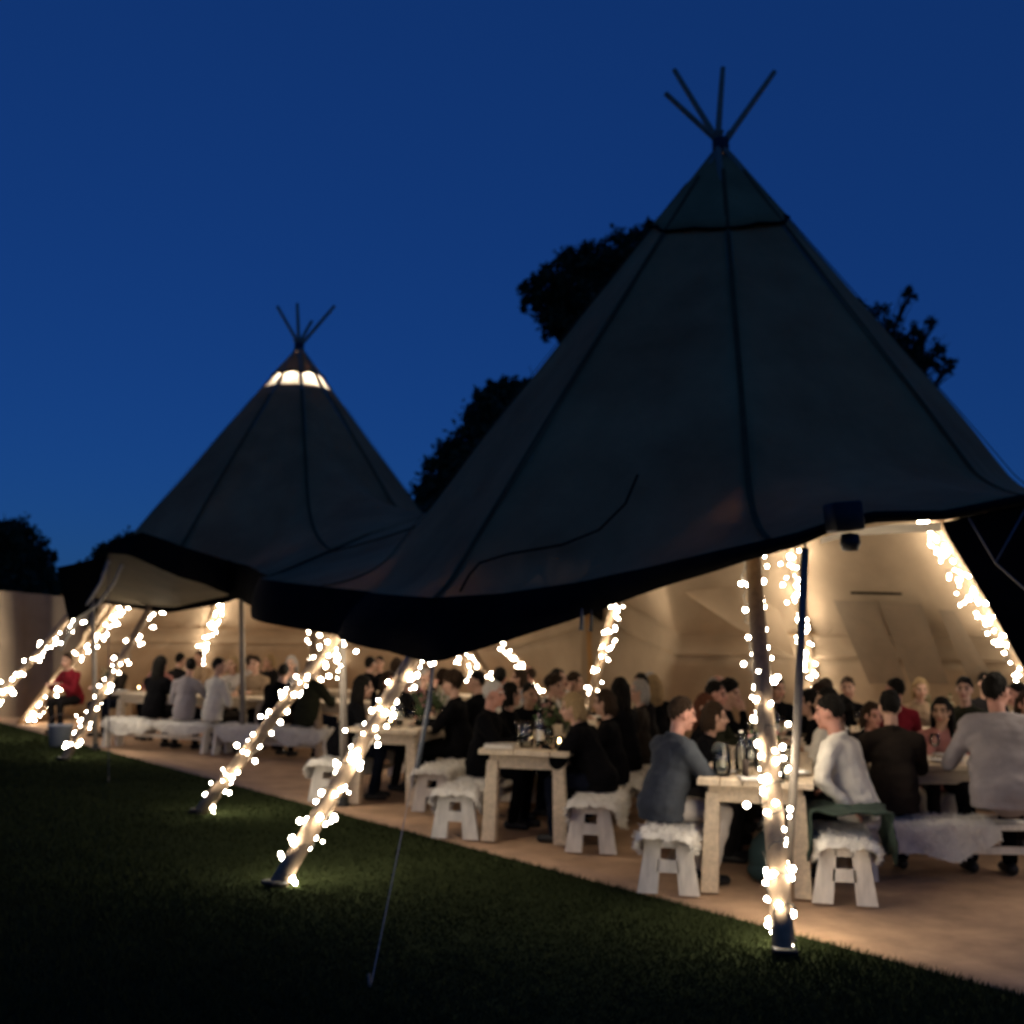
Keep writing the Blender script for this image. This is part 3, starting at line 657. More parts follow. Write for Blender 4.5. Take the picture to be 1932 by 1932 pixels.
def pose_build(name, lean, hy, hp, armL, armR, stand=False, twist=0, broad=1.0, fat=0.0):
    zoff = .34 if stand else 0
    Pv = Vector((0, 0, .585+zoff)); M = Rz(twist) @ Rx(-lean)
    wst = Pv+M @ Vector((0, .005, .17)); chest = Pv+M @ Vector((0, .01, .34)); nb = Pv+M @ Vector((0, -.005, .475))
    hd = nb+(Rx(-lean*.55)) @ Vector((0, .035, .20)); HM = Rz(hy) @ Rx(-hp)
    sh = {sx: nb+M @ Vector((sx*.178*broad, -.005, -.055)) for sx in (-1, 1)}
    arms = {}
    for sx, a in ((-1, armL), (1, armR)):
        w = ARM[a]; wr = Vector((sx*w[0], w[1], w[2]+zoff*(.8 if a != 'lap' else .3)))
        if a in ('table', 'reach', 'near', 'chin', 'drink', 'gest'): wr += M @ Vector((0, .0, 0))+Vector((0, .15*math.sin(rad(lean)), 0))
        el, wr = ik(sh[sx], wr, .285, .255, Vector((sx*.75, -.25, -1)))
        arms[sx] = (sh[sx], el, wr, a)
    def torso(g, e, hem=0.0):
        e = e+fat
        g.ball(Pv+Vector((0, -.01, .01)), ((.165+e+hem)*broad, .125+e+hem, .125+e*.5), Rz(twist*.3)); g.ball(wst, ((.152+e+hem*.6)*broad, .112+e+hem*.5, .19), M)
        g.ball(chest, ((.160+e)*broad, .112+e, .175), M); g.cap(Pv, .12+e, chest, .11+e)
        g.cap(sh[-1]+M @ Vector((.03, 0, .005)), .058+e, sh[1]+M @ Vector((-.03, 0, .005)), .058+e); g.cap(nb+M @ Vector((-.08, 0, -.02)), .055+e*.6, nb+M @ Vector((.08, 0, -.02)), .055+e*.6)
    def armg(g, e, cut=1.0):
        for sx, (S_, E_, W_, a) in arms.items():
            g.cap(S_, .054+e, E_, .043+e); g.cap(E_, .042+e, E_+(W_-E_)*cut, .031+e*.8)
    leg = {}
    for sx in (-1, 1):
        if stand: leg[sx] = (Vector((sx*.09, 0, .9)), Vector((sx*.1, .03, .49)), Vector((sx*.11, -.01, .09)))
        else: leg[sx] = (Vector((sx*.088, .03, .565)), Vector((sx*(.12+.02*(hash(name) % 3)), .43, .535)), Vector((sx*.12, .40-.06*(sx > 0), .10)))
    # body with head and hands
    g = G(); torso(g, -.02); armg(g, -.006)
    for sx, (h_, k_, a_) in leg.items():
        g.cap(h_, .075, k_, .052); g.cap(k_, .050, a_, .036); g.cap(a_+Vector((0, -.03, -.05)), .034, a_+Vector((0, .14, -.062)), .027)
    g.cap(nb+Vector((0, 0, -.06)), .058, hd+HM @ Vector((0, -.022, -.06)), .050)
    H = lambda x, y, z: hd+HM @ Vector((x, y, z))
    g.ball(H(0, -.012, .022), (.075, .096, .104), HM); g.ball(H(0, .022, -.05), (.056, .068, .072), HM); g.ball(H(0, .072, -.088), .022)
    g.cap(H(0, .082, .022), .010, H(0, .108, -.020), .0155); g.cap(H(-.042, .074, .034), .013, H(.042, .074, .034), .013)
    for sx in (-1, 1):
        g.ball(H(sx*.077, -.008, -.004), (.011, .021, .033), HM); g.ball(H(sx*.042, .062, -.025), (.025, .022, .025), HM)
    g.cap(H(-.022, .088, -.054), .009, H(.022, .088, -.054), .009)
    for sx, (S_, E_, W_, a) in arms.items():
        d = (W_-E_).normalized()
        if a in ('table', 'near', 'reach', 'lap'): d = (d+Vector((-sx*.25, .35, -.35 if a != 'lap' else -.1))).normalized(); d.z = max(d.z, -.3)
        side = d.cross(Vector((0, 0, 1))); side.normalize(); upv = side.cross(d); pc = W_+d*.05
        R = Matrix((side, d, upv)).transposed(); g.ball(pc, (.040, .052, .018), R); g.cap(W_, .029, pc, .030)
        for k, (o, L) in enumerate(((-.030, .062), (-.010, .074), (.010, .070), (.029, .056))):
            b = W_+d*.09+side*o; kn = b+d*L*.5+upv*.006; tp = kn+(d*.75-upv*.66)*L*.5; g.cap(b, .0105, kn, .0098); g.cap(kn, .0098, tp, .0088)
        tb = W_+d*.035-side*sx*.034; tk = tb+(d*.6-side*sx*.75-upv*.2).normalized()*.035; g.cap(tb, .0135, tk, .012); g.cap(tk, .012, tk+(d*.9-upv*.3).normalized()*.03, .0105)
    Hi = HM.inverted()
    def post(me):
        for m in (M_SKIN[0], M_EYE, M_LIP, M_EYE): me.materials.append(m)
        n = len(me.polygons); c = np.empty(n*3); me.polygons.foreach_get('center', c); c = c.reshape(-1, 3)-np.array(hd); L = c @ np.array(Hi).T; x, y, z = np.abs(L[:, 0]), L[:, 1], L[:, 2]; idx = np.zeros(n, int)
        idx[(x > .018) & (x < .047) & (z > .000) & (z < .018) & (y > .045)] = 1; idx[(x < .025) & (z > -.064) & (z < -.045) & (y > .06)] = 2; idx[(x > .014) & (x < .054) & (z > .030) & (z < .042) & (y > .05)] = 3
        me.polygons.foreach_set('material_index', idx)
    later(('body', name), g, .0105, 3, post)
    def folds(amp, sc):
        def p(me):
            n = len(me.vertices); co = np.empty(n*3); no = np.empty(n*3); me.vertices.foreach_get('co', co); me.vertices.foreach_get('normal', no); co = co.reshape(-1, 3); no = no.reshape(-1, 3)
            d = np.array([noise.noise((q[0]*sc, q[1]*sc, q[2]*sc*1.6))+.5*noise.noise((q[0]*sc*2.3+5, q[1]*sc*2.3, q[2]*sc*1.2)) for q in co])*amp
            me.vertices.foreach_set('co', (co+no*d[:, None]).ravel())
        return p
    for st, e, hem, amp, cut in (('shirt', .012, .008, .007, .94), ('jacket', .022, .010, .007, .97)):
        g = G(); torso(g, e, hem); armg(g, e, cut)
        nbk = nb+Vector((0, .0, .035)); g.tube([nbk+Vector((.066*math.cos(t), .062*math.sin(t)+.004, .022*math.sin(t)*-1)) for t in np.linspace(0, 2*math.pi, 17)], .017 if st == 'shirt' else .021, 8, False)
        for zz, (a_, b_) in ((-.10, (.160, .128)),):
            q = G().tube([Pv+Vector((0, -.008, zz)), Pv+Vector((0, -.008, .03)), wst+Vector((0, 0, .03))], 1.0, 24); c0 = [Pv+Vector((0, -.008, zz)), Pv+Vector((0, -.008, .03)), wst+Vector((0, 0, .03))]
            for vi in range(len(q.v)):
                ci = c0[vi//24]; d_ = Vector(q.v[vi])-ci; q.v[vi] = tuple(ci+Vector((d_.x*(a_+e+fat)*broad, d_.y*(b_+e+fat*.7), 0)))
            g.add(q.v, q.f)
        if st == 'jacket' and not stand: g.cap(Pv+Vector((-.12, -.075, -.05)), .045, Pv+Vector((.12, -.075, -.05)), .045)
        if st == 'jacket' and stand: g.cap(Pv+Vector((0, 0, -.12)), .17, Pv, .16)
        later((st, name), g, .0145, 4, folds(amp, 15))
    g = G(); g.ball(Pv+Vector((0, -.005, 0)), (.165*broad, .135, .122))
    for sx, (h_, k_, a_) in leg.items(): g.cap(h_, .092, k_, .068); g.cap(k_, .066, a_+Vector((0, 0, .0)), .052)
    later(('trousers', name), g, .019, 3, folds(.008, 11))
    POSE[name] = dict(head=hd, HM=HM, leg=leg, arms=arms)
POSE = {}
pose_build('eat', 8, 0, 8, 'table', 'table'); pose_build('lean', 20, 12, 6, 'near', 'table'); pose_build('chin', 16, -25, 4, 'table', 'chin')
pose_build('right', 6, -55, 2, 'table', 'lap', twist=-8); pose_build('left', 6, 55, 2, 'lap', 'table', twist=8); pose_build('drink', 3, 5, -4, 'table', 'drink')
pose_build('slump', 15, 8, 14, 'table', 'reach'); pose_build('stout', 14, -10, 12, 'near', 'table', broad=1.10, fat=.010); pose_build('perch', 17, 12, 10, 'back', 'lap', broad=1.06, fat=.006); pose_build('sit', -2, 20, 0, 'lap', 'lap'); pose_build('hunch', 26, 20, 12, 'table', 'near'); pose_build('broad', 22, -48, 4, 'table', 'reach', twist=-10, broad=1.22, fat=.03); pose_build('gest', 10, -15, 0, 'gest', 'table'); pose_build('stand', 4, 25, 6, 'side', 'drink', stand=True)
def hair_build(style):
    g = G(); rs = random.Random(style)
    if style == 'short': g.ball((0, -.021, .035), (.0805, .100, .106))
    elif style == 'balding': g.ball((0, -.030, .022), (.083, .094, .092))
    elif style == 'curly':
        g.ball((0, -.025, .04), (.088, .105, .112))
        for _ in range(70):
            a, b = rs.uniform(0, 6.28), rs.uniform(-.3, 1.3); g.ball((.09*math.cos(a)*math.cos(b), -.03+.108*math.sin(a)*math.cos(b), .04+.112*math.sin(b)), rs.uniform(.016, .028), seg=8, rings=5)
    else:
        g.ball((0, -.022, .036), (.086, .103, .110)); zl = {'long': -.30, 'bob': -.12, 'bun': -.03}[style]
        if style == 'bun': g.ball((0, -.13, .06), (.045, .04, .042))
        else:
            for k in range(-4, 5):
                a = k*.42; x, y = .080*math.sin(a), -.035-.068*math.cos(a); zz = zl*(1-.10*abs(k)/4)+rs.uniform(-.02, .02)
                g.cap((x, y, .05), .022, (x*1.08, y-.006, zl*.5), .026); g.cap((x*1.08, y-.006, zl*.5), .026, (x*1.2, y+(.012 if style == 'long' else .01), zz), .015)
    def post(me):
        bm = bmesh.new(); bm.from_mesh(me)
        if style in ('short', 'curly', 'balding', 'bun'):
            k = dict(short=(1.0, .016), curly=(.9, .0), balding=(1.15, .022), bun=(1.0, .008))[style]
            r = bmesh.ops.bisect_plane(bm, geom=bm.verts[:]+bm.edges[:]+bm.faces[:], plane_co=(0, 0, k[1]), plane_no=Vector((0, k[0], -1)).normalized(), clear_outer=True); bmesh.ops.holes_fill(bm, edges=[e for e in bm.edges if e.is_boundary])
        if style in ('long', 'bob'):
            for v in bm.verts:
                if v.co.y > .045 and v.co.z < .075: v.co.y = .045-(v.co.y-.045)*.4; v.co.x *= 1.02
        if style in ('short', 'curly', 'balding', 'bun'):
            for v in bm.verts:
                d_ = (v.co.z-k[0]*v.co.y-k[1])/math.hypot(1, k[0]); t_ = min(1, max(0, d_/.045)); t_ = t_*t_*(3-2*t_)
                if style == 'bun' and v.co.y < -.115: continue
                q_ = v.co-Vector((0, -.012, .022)); L_ = math.sqrt((q_.x/.076)**2+(q_.y/.097)**2+(q_.z/.105)**2) or 1; v.co = (Vector((0, -.012, .022))+q_/L_).lerp(v.co, .12+.88*t_)
        for v in bm.verts:
            c = v.co; s_ = 26 if style != 'curly' else 40; v.co += v.normal*(.010*noise.noise((c.x*s_*2, c.y*s_*2, c.z*s_*.45))+.006*noise.noise((c.x*90, c.y*90, c.z*25)))+Vector((0, 0, .012*noise.noise((c.x*60, c.y*60, 3)) if c.z < .03 else 0))
        bm.to_mesh(me); bm.free()
    later(('hair', style), g, .0085, 2, post)
for st in ('short', 'balding', 'curly', 'long', 'bob', 'bun'): hair_build(st)
flush()
g = G().cap((0, -.045, .012), .042, (0, .13, 0), .036); g.v = [(p[0]*.95, p[1], max(p[2], -.03)) for p in g.v]; SHOE = mesh('shoe', g.v, g.f, M_BLACK)
CLOTH = dict(black=(.004, .004, .005), navy=(.006, .008, .016), charcoal=(.014, .013, .014), brown=(.024, .019, .015), white=(.70, .66, .58), greyblue=(.058, .066, .078), grey=(.30, .275, .285), red=(.17, .014, .022), pale=(.52, .48, .44), olive=(.022, .024, .015), pink=(.36, .16, .14), tan=(.28, .2, .13))
HAIRC = dict(dark=(.005, .004, .003), brown=(.028, .016, .009), blonde=(.30, .21, .11), grey=(.32, .30, .28), white=(.55, .52, .49), auburn=(.09, .032, .016))
TROU = ['navy', 'black', 'charcoal', 'brown']
def person(label, xy, face, pose, top, col, hair, hcol, skin=0, sc=.97, trousers=None, z=.018, group='guests seated at the tables', tie=0):
    root = thing('person', label, 'person', (xy[0], xy[1], z), rad(face-90), group); sc *= .94; root.scale = (sc*random.uniform(.97, 1.02), sc, sc*random.uniform(.985, 1.015)); P = POSE[pose]
    hm = mat('hair_'+hcol, HAIRC[hcol], .65, .45, 40, .5, stretch=(3, 3, .5), spec=.12)
    b = link('body', RM['body', pose], root)
    for i, m in ((0, M_SKIN[skin]), (3, hm)): b.material_slots[i].link = 'OBJECT'; b.material_slots[i].material = m
    def dress(nm, me, m):
        if not me.materials: me.materials.append(m)
        o = link(nm, me, root); o.material_slots[0].link = 'OBJECT'; o.material_slots[0].material = m; return o
    dress(top, RM[top, pose], mat('cloth_'+col, CLOTH[col], .9, .12, 7, .25, 140, spec=.04))
    tr = trousers or TROU[int(abs(xy[0]*37+xy[1]*11)) % 4]; dress('trousers', RM['trousers', pose], mat('cloth_'+tr, CLOTH[tr], .9, .12, 7, .25, 140, spec=.04))
    for sx in (-1, 1): a = P['leg'][sx][2]; link('shoe', SHOE, root, a+Vector((0, 0, -.062)))
    h = dress('hair', RM['hair', hair], hm); h.location = P['head']; h.rotation_euler = P['HM'].to_euler()
    return root
FR = math.degrees(math.atan2(PERP[1], PERP[0])); FLf = FR+180                       # facing right / left across a lane table
def on(lane, s, off=0): return np.array(LN[lane])+AXD*s+PERP*off
# closest table
person('man in grey blue jacket and pale trousers at the closest table, facing right', (1.04, 8.0), FR+38, 'stout', 'jacket', 'greyblue', 'short', 'brown', 1, .98, 'pale')
person('man in white shirt leaning left over the closest table', on('T1R', .66, .10), FLf-26, 'perch', 'shirt', 'white', 'short', 'dark', 1, 1.0, 'black')
person('dark dressed guest half hidden behind the grey blue jacket', on('T1L', 1.45), FR, 'lean', 'shirt', 'black', 'bob', 'brown', 0, .93)
person('woman with auburn hair behind the grey blue jacketed man', on('T1L', 2.15), FR+20, 'right', 'shirt', 'black', 'long', 'auburn', 0, .93)
person('guest in dark grey jacket beside the auburn haired woman', on('T1L', 2.95), FR-10, 'eat', 'jacket', 'olive', 'short', 'dark', 1)
person('guest with dark curly hair far along the closest row', on('T1L', 3.75), FR, 'chin', 'shirt', 'black', 'curly', 'dark', 0, .98)
person('balding man at the far end of the closest row', on('T1L', 4.5), FR-20, 'sit', 'jacket', 'brown', 'balding', 'grey', 1, 1.0)
person('guest in white shirt behind the leaning white shirted man', on('T1R', 1.95), FLf-40, 'left', 'shirt', 'white', 'short', 'dark', 2, .97)
person('dark haired man facing camera beyond the leaning white shirt', on('T1R', 1.28), FLf+10, 'sit', 'jacket', 'black', 'curly', 'dark', 2, .95)
person('woman with black hair beside the right grey support post', on('T1R', 3.1), FLf, 'lean', 'shirt', 'black', 'bob', 'dark', 0, .95)
person('far guest behind the near lit pole, dark top', on('T1R', 4.0), FLf, 'eat', 'shirt', 'charcoal', 'short', 'brown', 0, .97)
# middle table
person('white haired man in black jacket at the middle table', on('T2L', .85), FR, 'eat', 'jacket', 'black', 'short', 'white', 1, .97)
person('blonde woman wrapped in black at the end of the middle table', on('T2R', .5), FLf-12, 'hunch', 'jacket', 'black', 'bob', 'blonde', 0, .96)
person('guest in black with dark hair next to the white haired man', on('T2L', 1.6), FR-20, 'left', 'shirt', 'black', 'bob', 'dark', 0, .94)
person('dark guest facing camera between the middle table vases', on('T2L', 2.35), FR-55, 'lean', 'jacket', 'black', 'short', 'dark', 2, .95)
person('guest with brown curls in the middle row on the left', on('T2L', 3.1), FR, 'chin', 'shirt', 'brown', 'curly', 'brown', 0, .96)
person('man in pale shirt far along the middle row', on('T2L', 3.9), FR-25, 'drink', 'shirt', 'pale', 'short', 'dark', 0, .98)
person('far guest with brown hair at the end of the middle row', on('T2L', 4.6), FR, 'eat', 'shirt', 'black', 'long', 'brown', 0, .95)
person('second black dressed guest behind the blonde woman', on('T2R', 1.2), FLf, 'eat', 'shirt', 'black', 'bob', 'brown', 0, .93)
person('woman with long dark hair in black behind the blonde woman', on('T2R', 1.95), FLf-10, 'right', 'shirt', 'black', 'long', 'dark', 0, .97)
person('woman in brown cardigan behind the long dark haired woman', on('T2R', 2.7), FLf, 'sit', 'shirt', 'brown', 'bob', 'grey', 0, .94)
person('man with dark hair in charcoal top far in the middle row', on('T2R', 3.4), FLf+15, 'left', 'shirt', 'charcoal', 'short', 'dark', 0, 1.0)
person('woman with long blonde hair far in the middle row', on('T2R', 4.1), FLf-60, 'eat', 'shirt', 'black', 'long', 'blonde', 0, .97)
person('guest with light grey hair at the far end of the middle row', on('T2R', 4.8), FLf, 'chin', 'jacket', 'charcoal', 'short', 'grey', 0, .97)
# table behind the centre post
person('woman in black seated left of the grey centre post, back to camera', on('T3L', .38), FR+25, 'lean', 'jacket', 'black', 'long', 'dark', 0, .98)
person('guest with brown hair in dark jacket between the two centre poles', on('T3L', 1.3), FR-5, 'chin', 'jacket', 'navy', 'bob', 'brown', 1, .97)
person('dark clad guest further along behind the centre post', on('T3L', 2.1), FR, 'eat', 'shirt', 'black', 'short', 'dark', 0, .97)
person('guest with grey hair further along the left of centre row', on('T3L', 2.9), FR-20, 'drink', 'shirt', 'charcoal', 'short', 'grey', 0, .97)
person('guest in pale top at the end of the left of centre row', on('T3L', 3.8), FR, 'sit', 'shirt', 'pale', 'bob', 'brown', 0, .95)
person('woman with brown curls under the dip of the canopy', on('T3R', .95), FLf, 'eat', 'jacket', 'black', 'curly', 'brown', 0, .99)
person('dark haired guest behind the curly haired woman', on('T3R', 1.7), FLf-30, 'left', 'shirt', 'black', 'short', 'dark', 0, .97)
person('guest in white shirt behind the white haired man', on('T3R', 2.55), FLf-70, 'gest', 'shirt', 'white', 'short', 'dark', 1, 1.0)
person('guest in grey top near the bright run of lights', on('T3R', 3.4), FLf, 'sit', 'shirt', 'grey', 'bob', 'brown', 0, .97)
person('guest in brown jacket at the far end near the bright run of lights', on('T3R', 4.3), FLf, 'eat', 'jacket', 'brown', 'balding', 'brown', 1, .98)
# right cross table
person('man in dark brown jacket with his back to the camera', (2.74, 8.42), 84, 'eat', 'jacket', 'brown', 'short', 'dark', 0, 1.0, 'black')
person('broad man in pale grey shirt at the right edge, back to camera', (3.46, 8.2), 88, 'broad', 'shirt', 'grey', 'short', 'dark', 1, 1.12, 'black')
person('woman with long dark hair facing camera across the right table', (3.60, 9.92), -98, 'chin', 'shirt', 'pink', 'long', 'dark', 2, .92)
person('guest at the right picture edge across the right table', (4.38, 9.95), -110, 'sit', 'shirt', 'olive', 'bob', 'brown', 1, .97)
person('guest in dark top left of the long haired woman', (2.98, 9.97), -80, 'lean', 'shirt', 'charcoal', 'bob', 'brown', 1, .90)
person('guest in red shirt behind the brown jacketed man', (3.78, 11.5), 80, 'left', 'shirt', 'red', 'short', 'dark', 1, .99)
person('pale faced guest with hair tied back at the far right table', (4.45, 11.5), -140, 'sit', 'shirt', 'olive', 'bun', 'dark', 0, 1.0)
person('man in pale shirt with dark hair at the far right table', (5.02, 11.5), 120, 'left', 'shirt', 'pale', 'short', 'dark', 1, .99)
person('blonde woman facing camera at the far right table', (4.55, 13.1), -95, 'eat', 'shirt', 'tan', 'bob', 'blonde', 0, .97)
person('guest at the back of the far right table, dark top', (3.7, 13.1), -85, 'chin', 'shirt', 'black', 'short', 'brown', 0, .97)
person('dark jacketed guest left of the red shirt at the far right table', (3.12, 11.5), 95, 'eat', 'jacket', 'black', 'short', 'brown', 0, .98)
person('guest in black between the far right table and the back wall, left end', (2.9, 13.1), -80, 'lean', 'shirt', 'black', 'bob', 'dark', 0, .98)
person('guest in charcoal at the right end of the far right table', (5.3, 13.1), -100, 'sit', 'jacket', 'charcoal', 'short', 'dark', 0, 1.0)
# left bench, backs to the camera
FB = math.degrees(math.atan2(bn[1], bn[0]))
def lb(px, k):                                     # where the sight line over a photo column meets bench line k
    q = at(px, 1300, 1.0); r = q[0]/q[1]; b_ = b0+bn*k; s_ = (r*b_[1]-b_[0])/(bdv[0]-r*bdv[1]); return b_+bdv*s_
GL = 'guests seated in the back tent'
for px, k, fa, po, tp, cl, ha, hc, lbl in (
    (292, 0, 0, 'eat', 'jacket', 'black', 'long', 'dark', 'woman with long dark hair in black on the left bench'),
    (350, 0, 0, 'left', 'shirt', 'grey', 'short', 'dark', 'man in grey shirt on the left bench, back to camera'),
    (404, 0, -6, 'right', 'shirt', 'white', 'short', 'dark', 'man in white shirt on the left bench beside the pale support pole'),
    (512, 0, 0, 'hunch', 'jacket', 'black', 'short', 'dark', 'man in black jacket on the left bench right of the pale support pole'),
    (580, 0, 0, 'eat', 'jacket', 'olive', 'short', 'brown', 'man in dark green jacket at the right end of the left bench'),
    (142, 1.42, 180, 'lean', 'shirt', 'red', 'short', 'brown', 'guest in red shirt at the far left between lit poles'),
    (222, 1.42, 180, 'eat', 'shirt', 'brown', 'bob', 'brown', 'guest in brown top facing camera at left'),
    (318, 1.42, 165, 'chin', 'shirt', 'pink', 'short', 'brown', 'ruddy faced guest seen between the left bench backs'),
    (440, 1.42, 180, 'drink', 'shirt', 'pale', 'bob', 'blonde', 'fair guest right of the pale support pole facing camera'),
    (485, 1.42, 190, 'eat', 'shirt', 'tan', 'short', 'brown', 'guest in tan top facing camera behind the black jacket'),
    (548, 1.42, 180, 'sit', 'shirt', 'grey', 'bob', 'grey', 'grey haired guest facing camera left of the middle lit pole'),
    (330, 2.55, 0, 'eat', 'shirt', 'charcoal', 'short', 'dark', 'rear guest in charcoal at the left rear table'),
    (470, 2.55, 10, 'sit', 'shirt', 'pale', 'short', 'brown', 'rear guest in pale shirt at the left rear table'),
    (690, 2.55, 0, 'gest', 'jacket', 'black', 'short', 'dark', 'rear guest in black behind the centre post'),
    (745, 2.55, 0, 'drink', 'shirt', 'brown', 'bob', 'brown', 'rear guest in brown right of the centre post'),
    (380, 4.05, 180, 'eat', 'shirt', 'tan', 'short', 'brown', 'farthest guest facing camera at the rear left table'),
    (520, 4.05, 170, 'chin', 'shirt', 'charcoal', 'bob', 'blonde', 'farthest fair guest at the rear left table'),
    (715, 4.05, 180, 'sit', 'shirt', 'black', 'short', 'dark', 'farthest dark haired guest behind the centre post'),
    (790, 4.05, 180, 'eat', 'shirt', 'pale', 'short', 'grey', 'farthest guest in pale shirt near the dip of the canopy')):
    person(lbl, lb(px, k), FB+fa, po, tp, cl, ha, hc, 1 if 'ruddy' in lbl else 0, 1.0, group=GL)

# ------------------------------------------------------------------ coat, bag
def drape(name, label, cat, xy, rz, L, W_, z0, drop, m, seed):
    v = []; f = []; n = 30
    for j in range(n+1):
        for i in range(n+1):
            s_, t = (i/n-.5)*2, (j/n-.5)*2; a = abs(s_)*(W_/2+drop); x = min(a, W_/2)+.02*max(0, a-W_/2)/drop; z = z0-max(0, a-W_/2)*(.95+.25*noise.noise((t*2, seed, s_ > 0)))
            nn = .035*noise.noise((s_*3+seed, t*3, 0))+.018*noise.noise((s_*8, t*8+seed, 2)); v.append((math.copysign(x+(nn if a > W_/2 else 0), s_), t*L/2+.02*noise.noise((s_*4, t*4, 7)), z+nn*(1 if a <= W_/2 else .2)))
    w = n+1; f = [(j*w+i, j*w+i+1, (j+1)*w+i+1, (j+1)*w+i) for j in range(n) for i in range(n)]
    o = link(name, mesh(name, v, f, m), None, (xy[0], xy[1], 0), (0, 0, rz)); mo = o.modifiers.new('th', 'SOLIDIFY'); mo.thickness = .012; return tag(o, label, cat)
drape('coat', 'dark green coat bundled over the bench behind the white shirted man', 'coat', on('T1R', .32, .03), AXR+.10, .46, .50, .60, .30, mat('dark_green_wool', (.035, .055, .042), .9, .2, 8), 3)
g = G(); g.ball((0, 0, .17), (.2, .15, .2)); g.ball((0, 0, .08), (.21, .16, .1)); bgm = mesh('bag', [(p[0], p[1], max(0, p[2])) for p in g.v], g.f, mat('teal_bag', (.02, .045, .05), .7, .2))
c = t1c+AXD*.75+PERP*.12; bgr = thing('bag', 'dark teal bag standing under the closest table', 'bag', (c[0], c[1], .02)); link('body', bgm, bgr); G().tube([(.13*math.cos(a), 0, .34+.12*math.sin(a)) for a in np.linspace(0, math.pi, 12)], .012, 6).obj('handle', M_BLACK, bgr)

# ------------------------------------------------------------------ table settings
def lat(name, prof, m, seg=18): g = G().lathe(prof, seg=seg); return mesh(name, g.v, g.f, m)
ME = dict(
  wine=lat('bottle', [(.0, .004), (.036, 0), (.037, .01), (.037, .19), (.03, .215), (.015, .24), (.0135, .30), (.016, .302), (.016, .312), (.0, .312)], M_GGLASS),
  clear=lat('bottle', [(.0, .004), (.04, 0), (.041, .01), (.041, .17), (.032, .2), (.016, .225), (.015, .27), (.018, .275), (.012, .276), (.012, .23), (.037, .17), (.037, .015), (0, .012)], M_GLASS),
  jug=lat('jug', [(.0, .004), (.055, 0), (.062, .06), (.058, .14), (.045, .19), (.052, .215), (.048, .214), (.042, .19), (.054, .14), (.058, .06), (.05, .012), (0, .01)], M_GLASS),
  water=lat('water', [(.0, .012), (.049, .014), (.056, .06), (.053, .12), (0, .12)], glass('water', (.9, .93, .92), solid=.0)),
  bowl=lat('bowl', [(.0, .082), (.02, .086), (.036, .11), (.040, .14), (.033, .185), (.0315, .185), (.038, .14), (.033, .112), (0, .09)], M_GLASS),
  stem=lat('stem', [(.034, 0), (.033, .003), (.006, .009), (.004, .03), (.004, .075), (.008, .083), (0, .084)], M_GLASS),
  tumbler=lat('tumbler', [(.0, .003), (.03, 0), (.036, .1), (.033, .1), (.027, .012), (0, .012)], M_GLASS),
  jar=lat('jar', [(.0, .003), (.035, 0), (.04, .01), (.04, .08), (.034, .09), (.036, .1), (.033, .1), (.036, .08), (.036, .014), (0, .01)], M_GLASS),
  wax=lat('wax', [(.0, .012), (.03, .012), (.03, .045), (.004, .043), (0, .043)], M_WAX), flame=lat('flame', [(.0, .046), (.006, .054), (.007, .064), (.0035, .078), (0, .086)], M_FLAME, 8),
  plate=lat('plate', [(.0, .004), (.07, .002), (.08, .004), (.13, .018), (.131, .021), (.08, .009), (0, .008)], M_CHINA, 28))
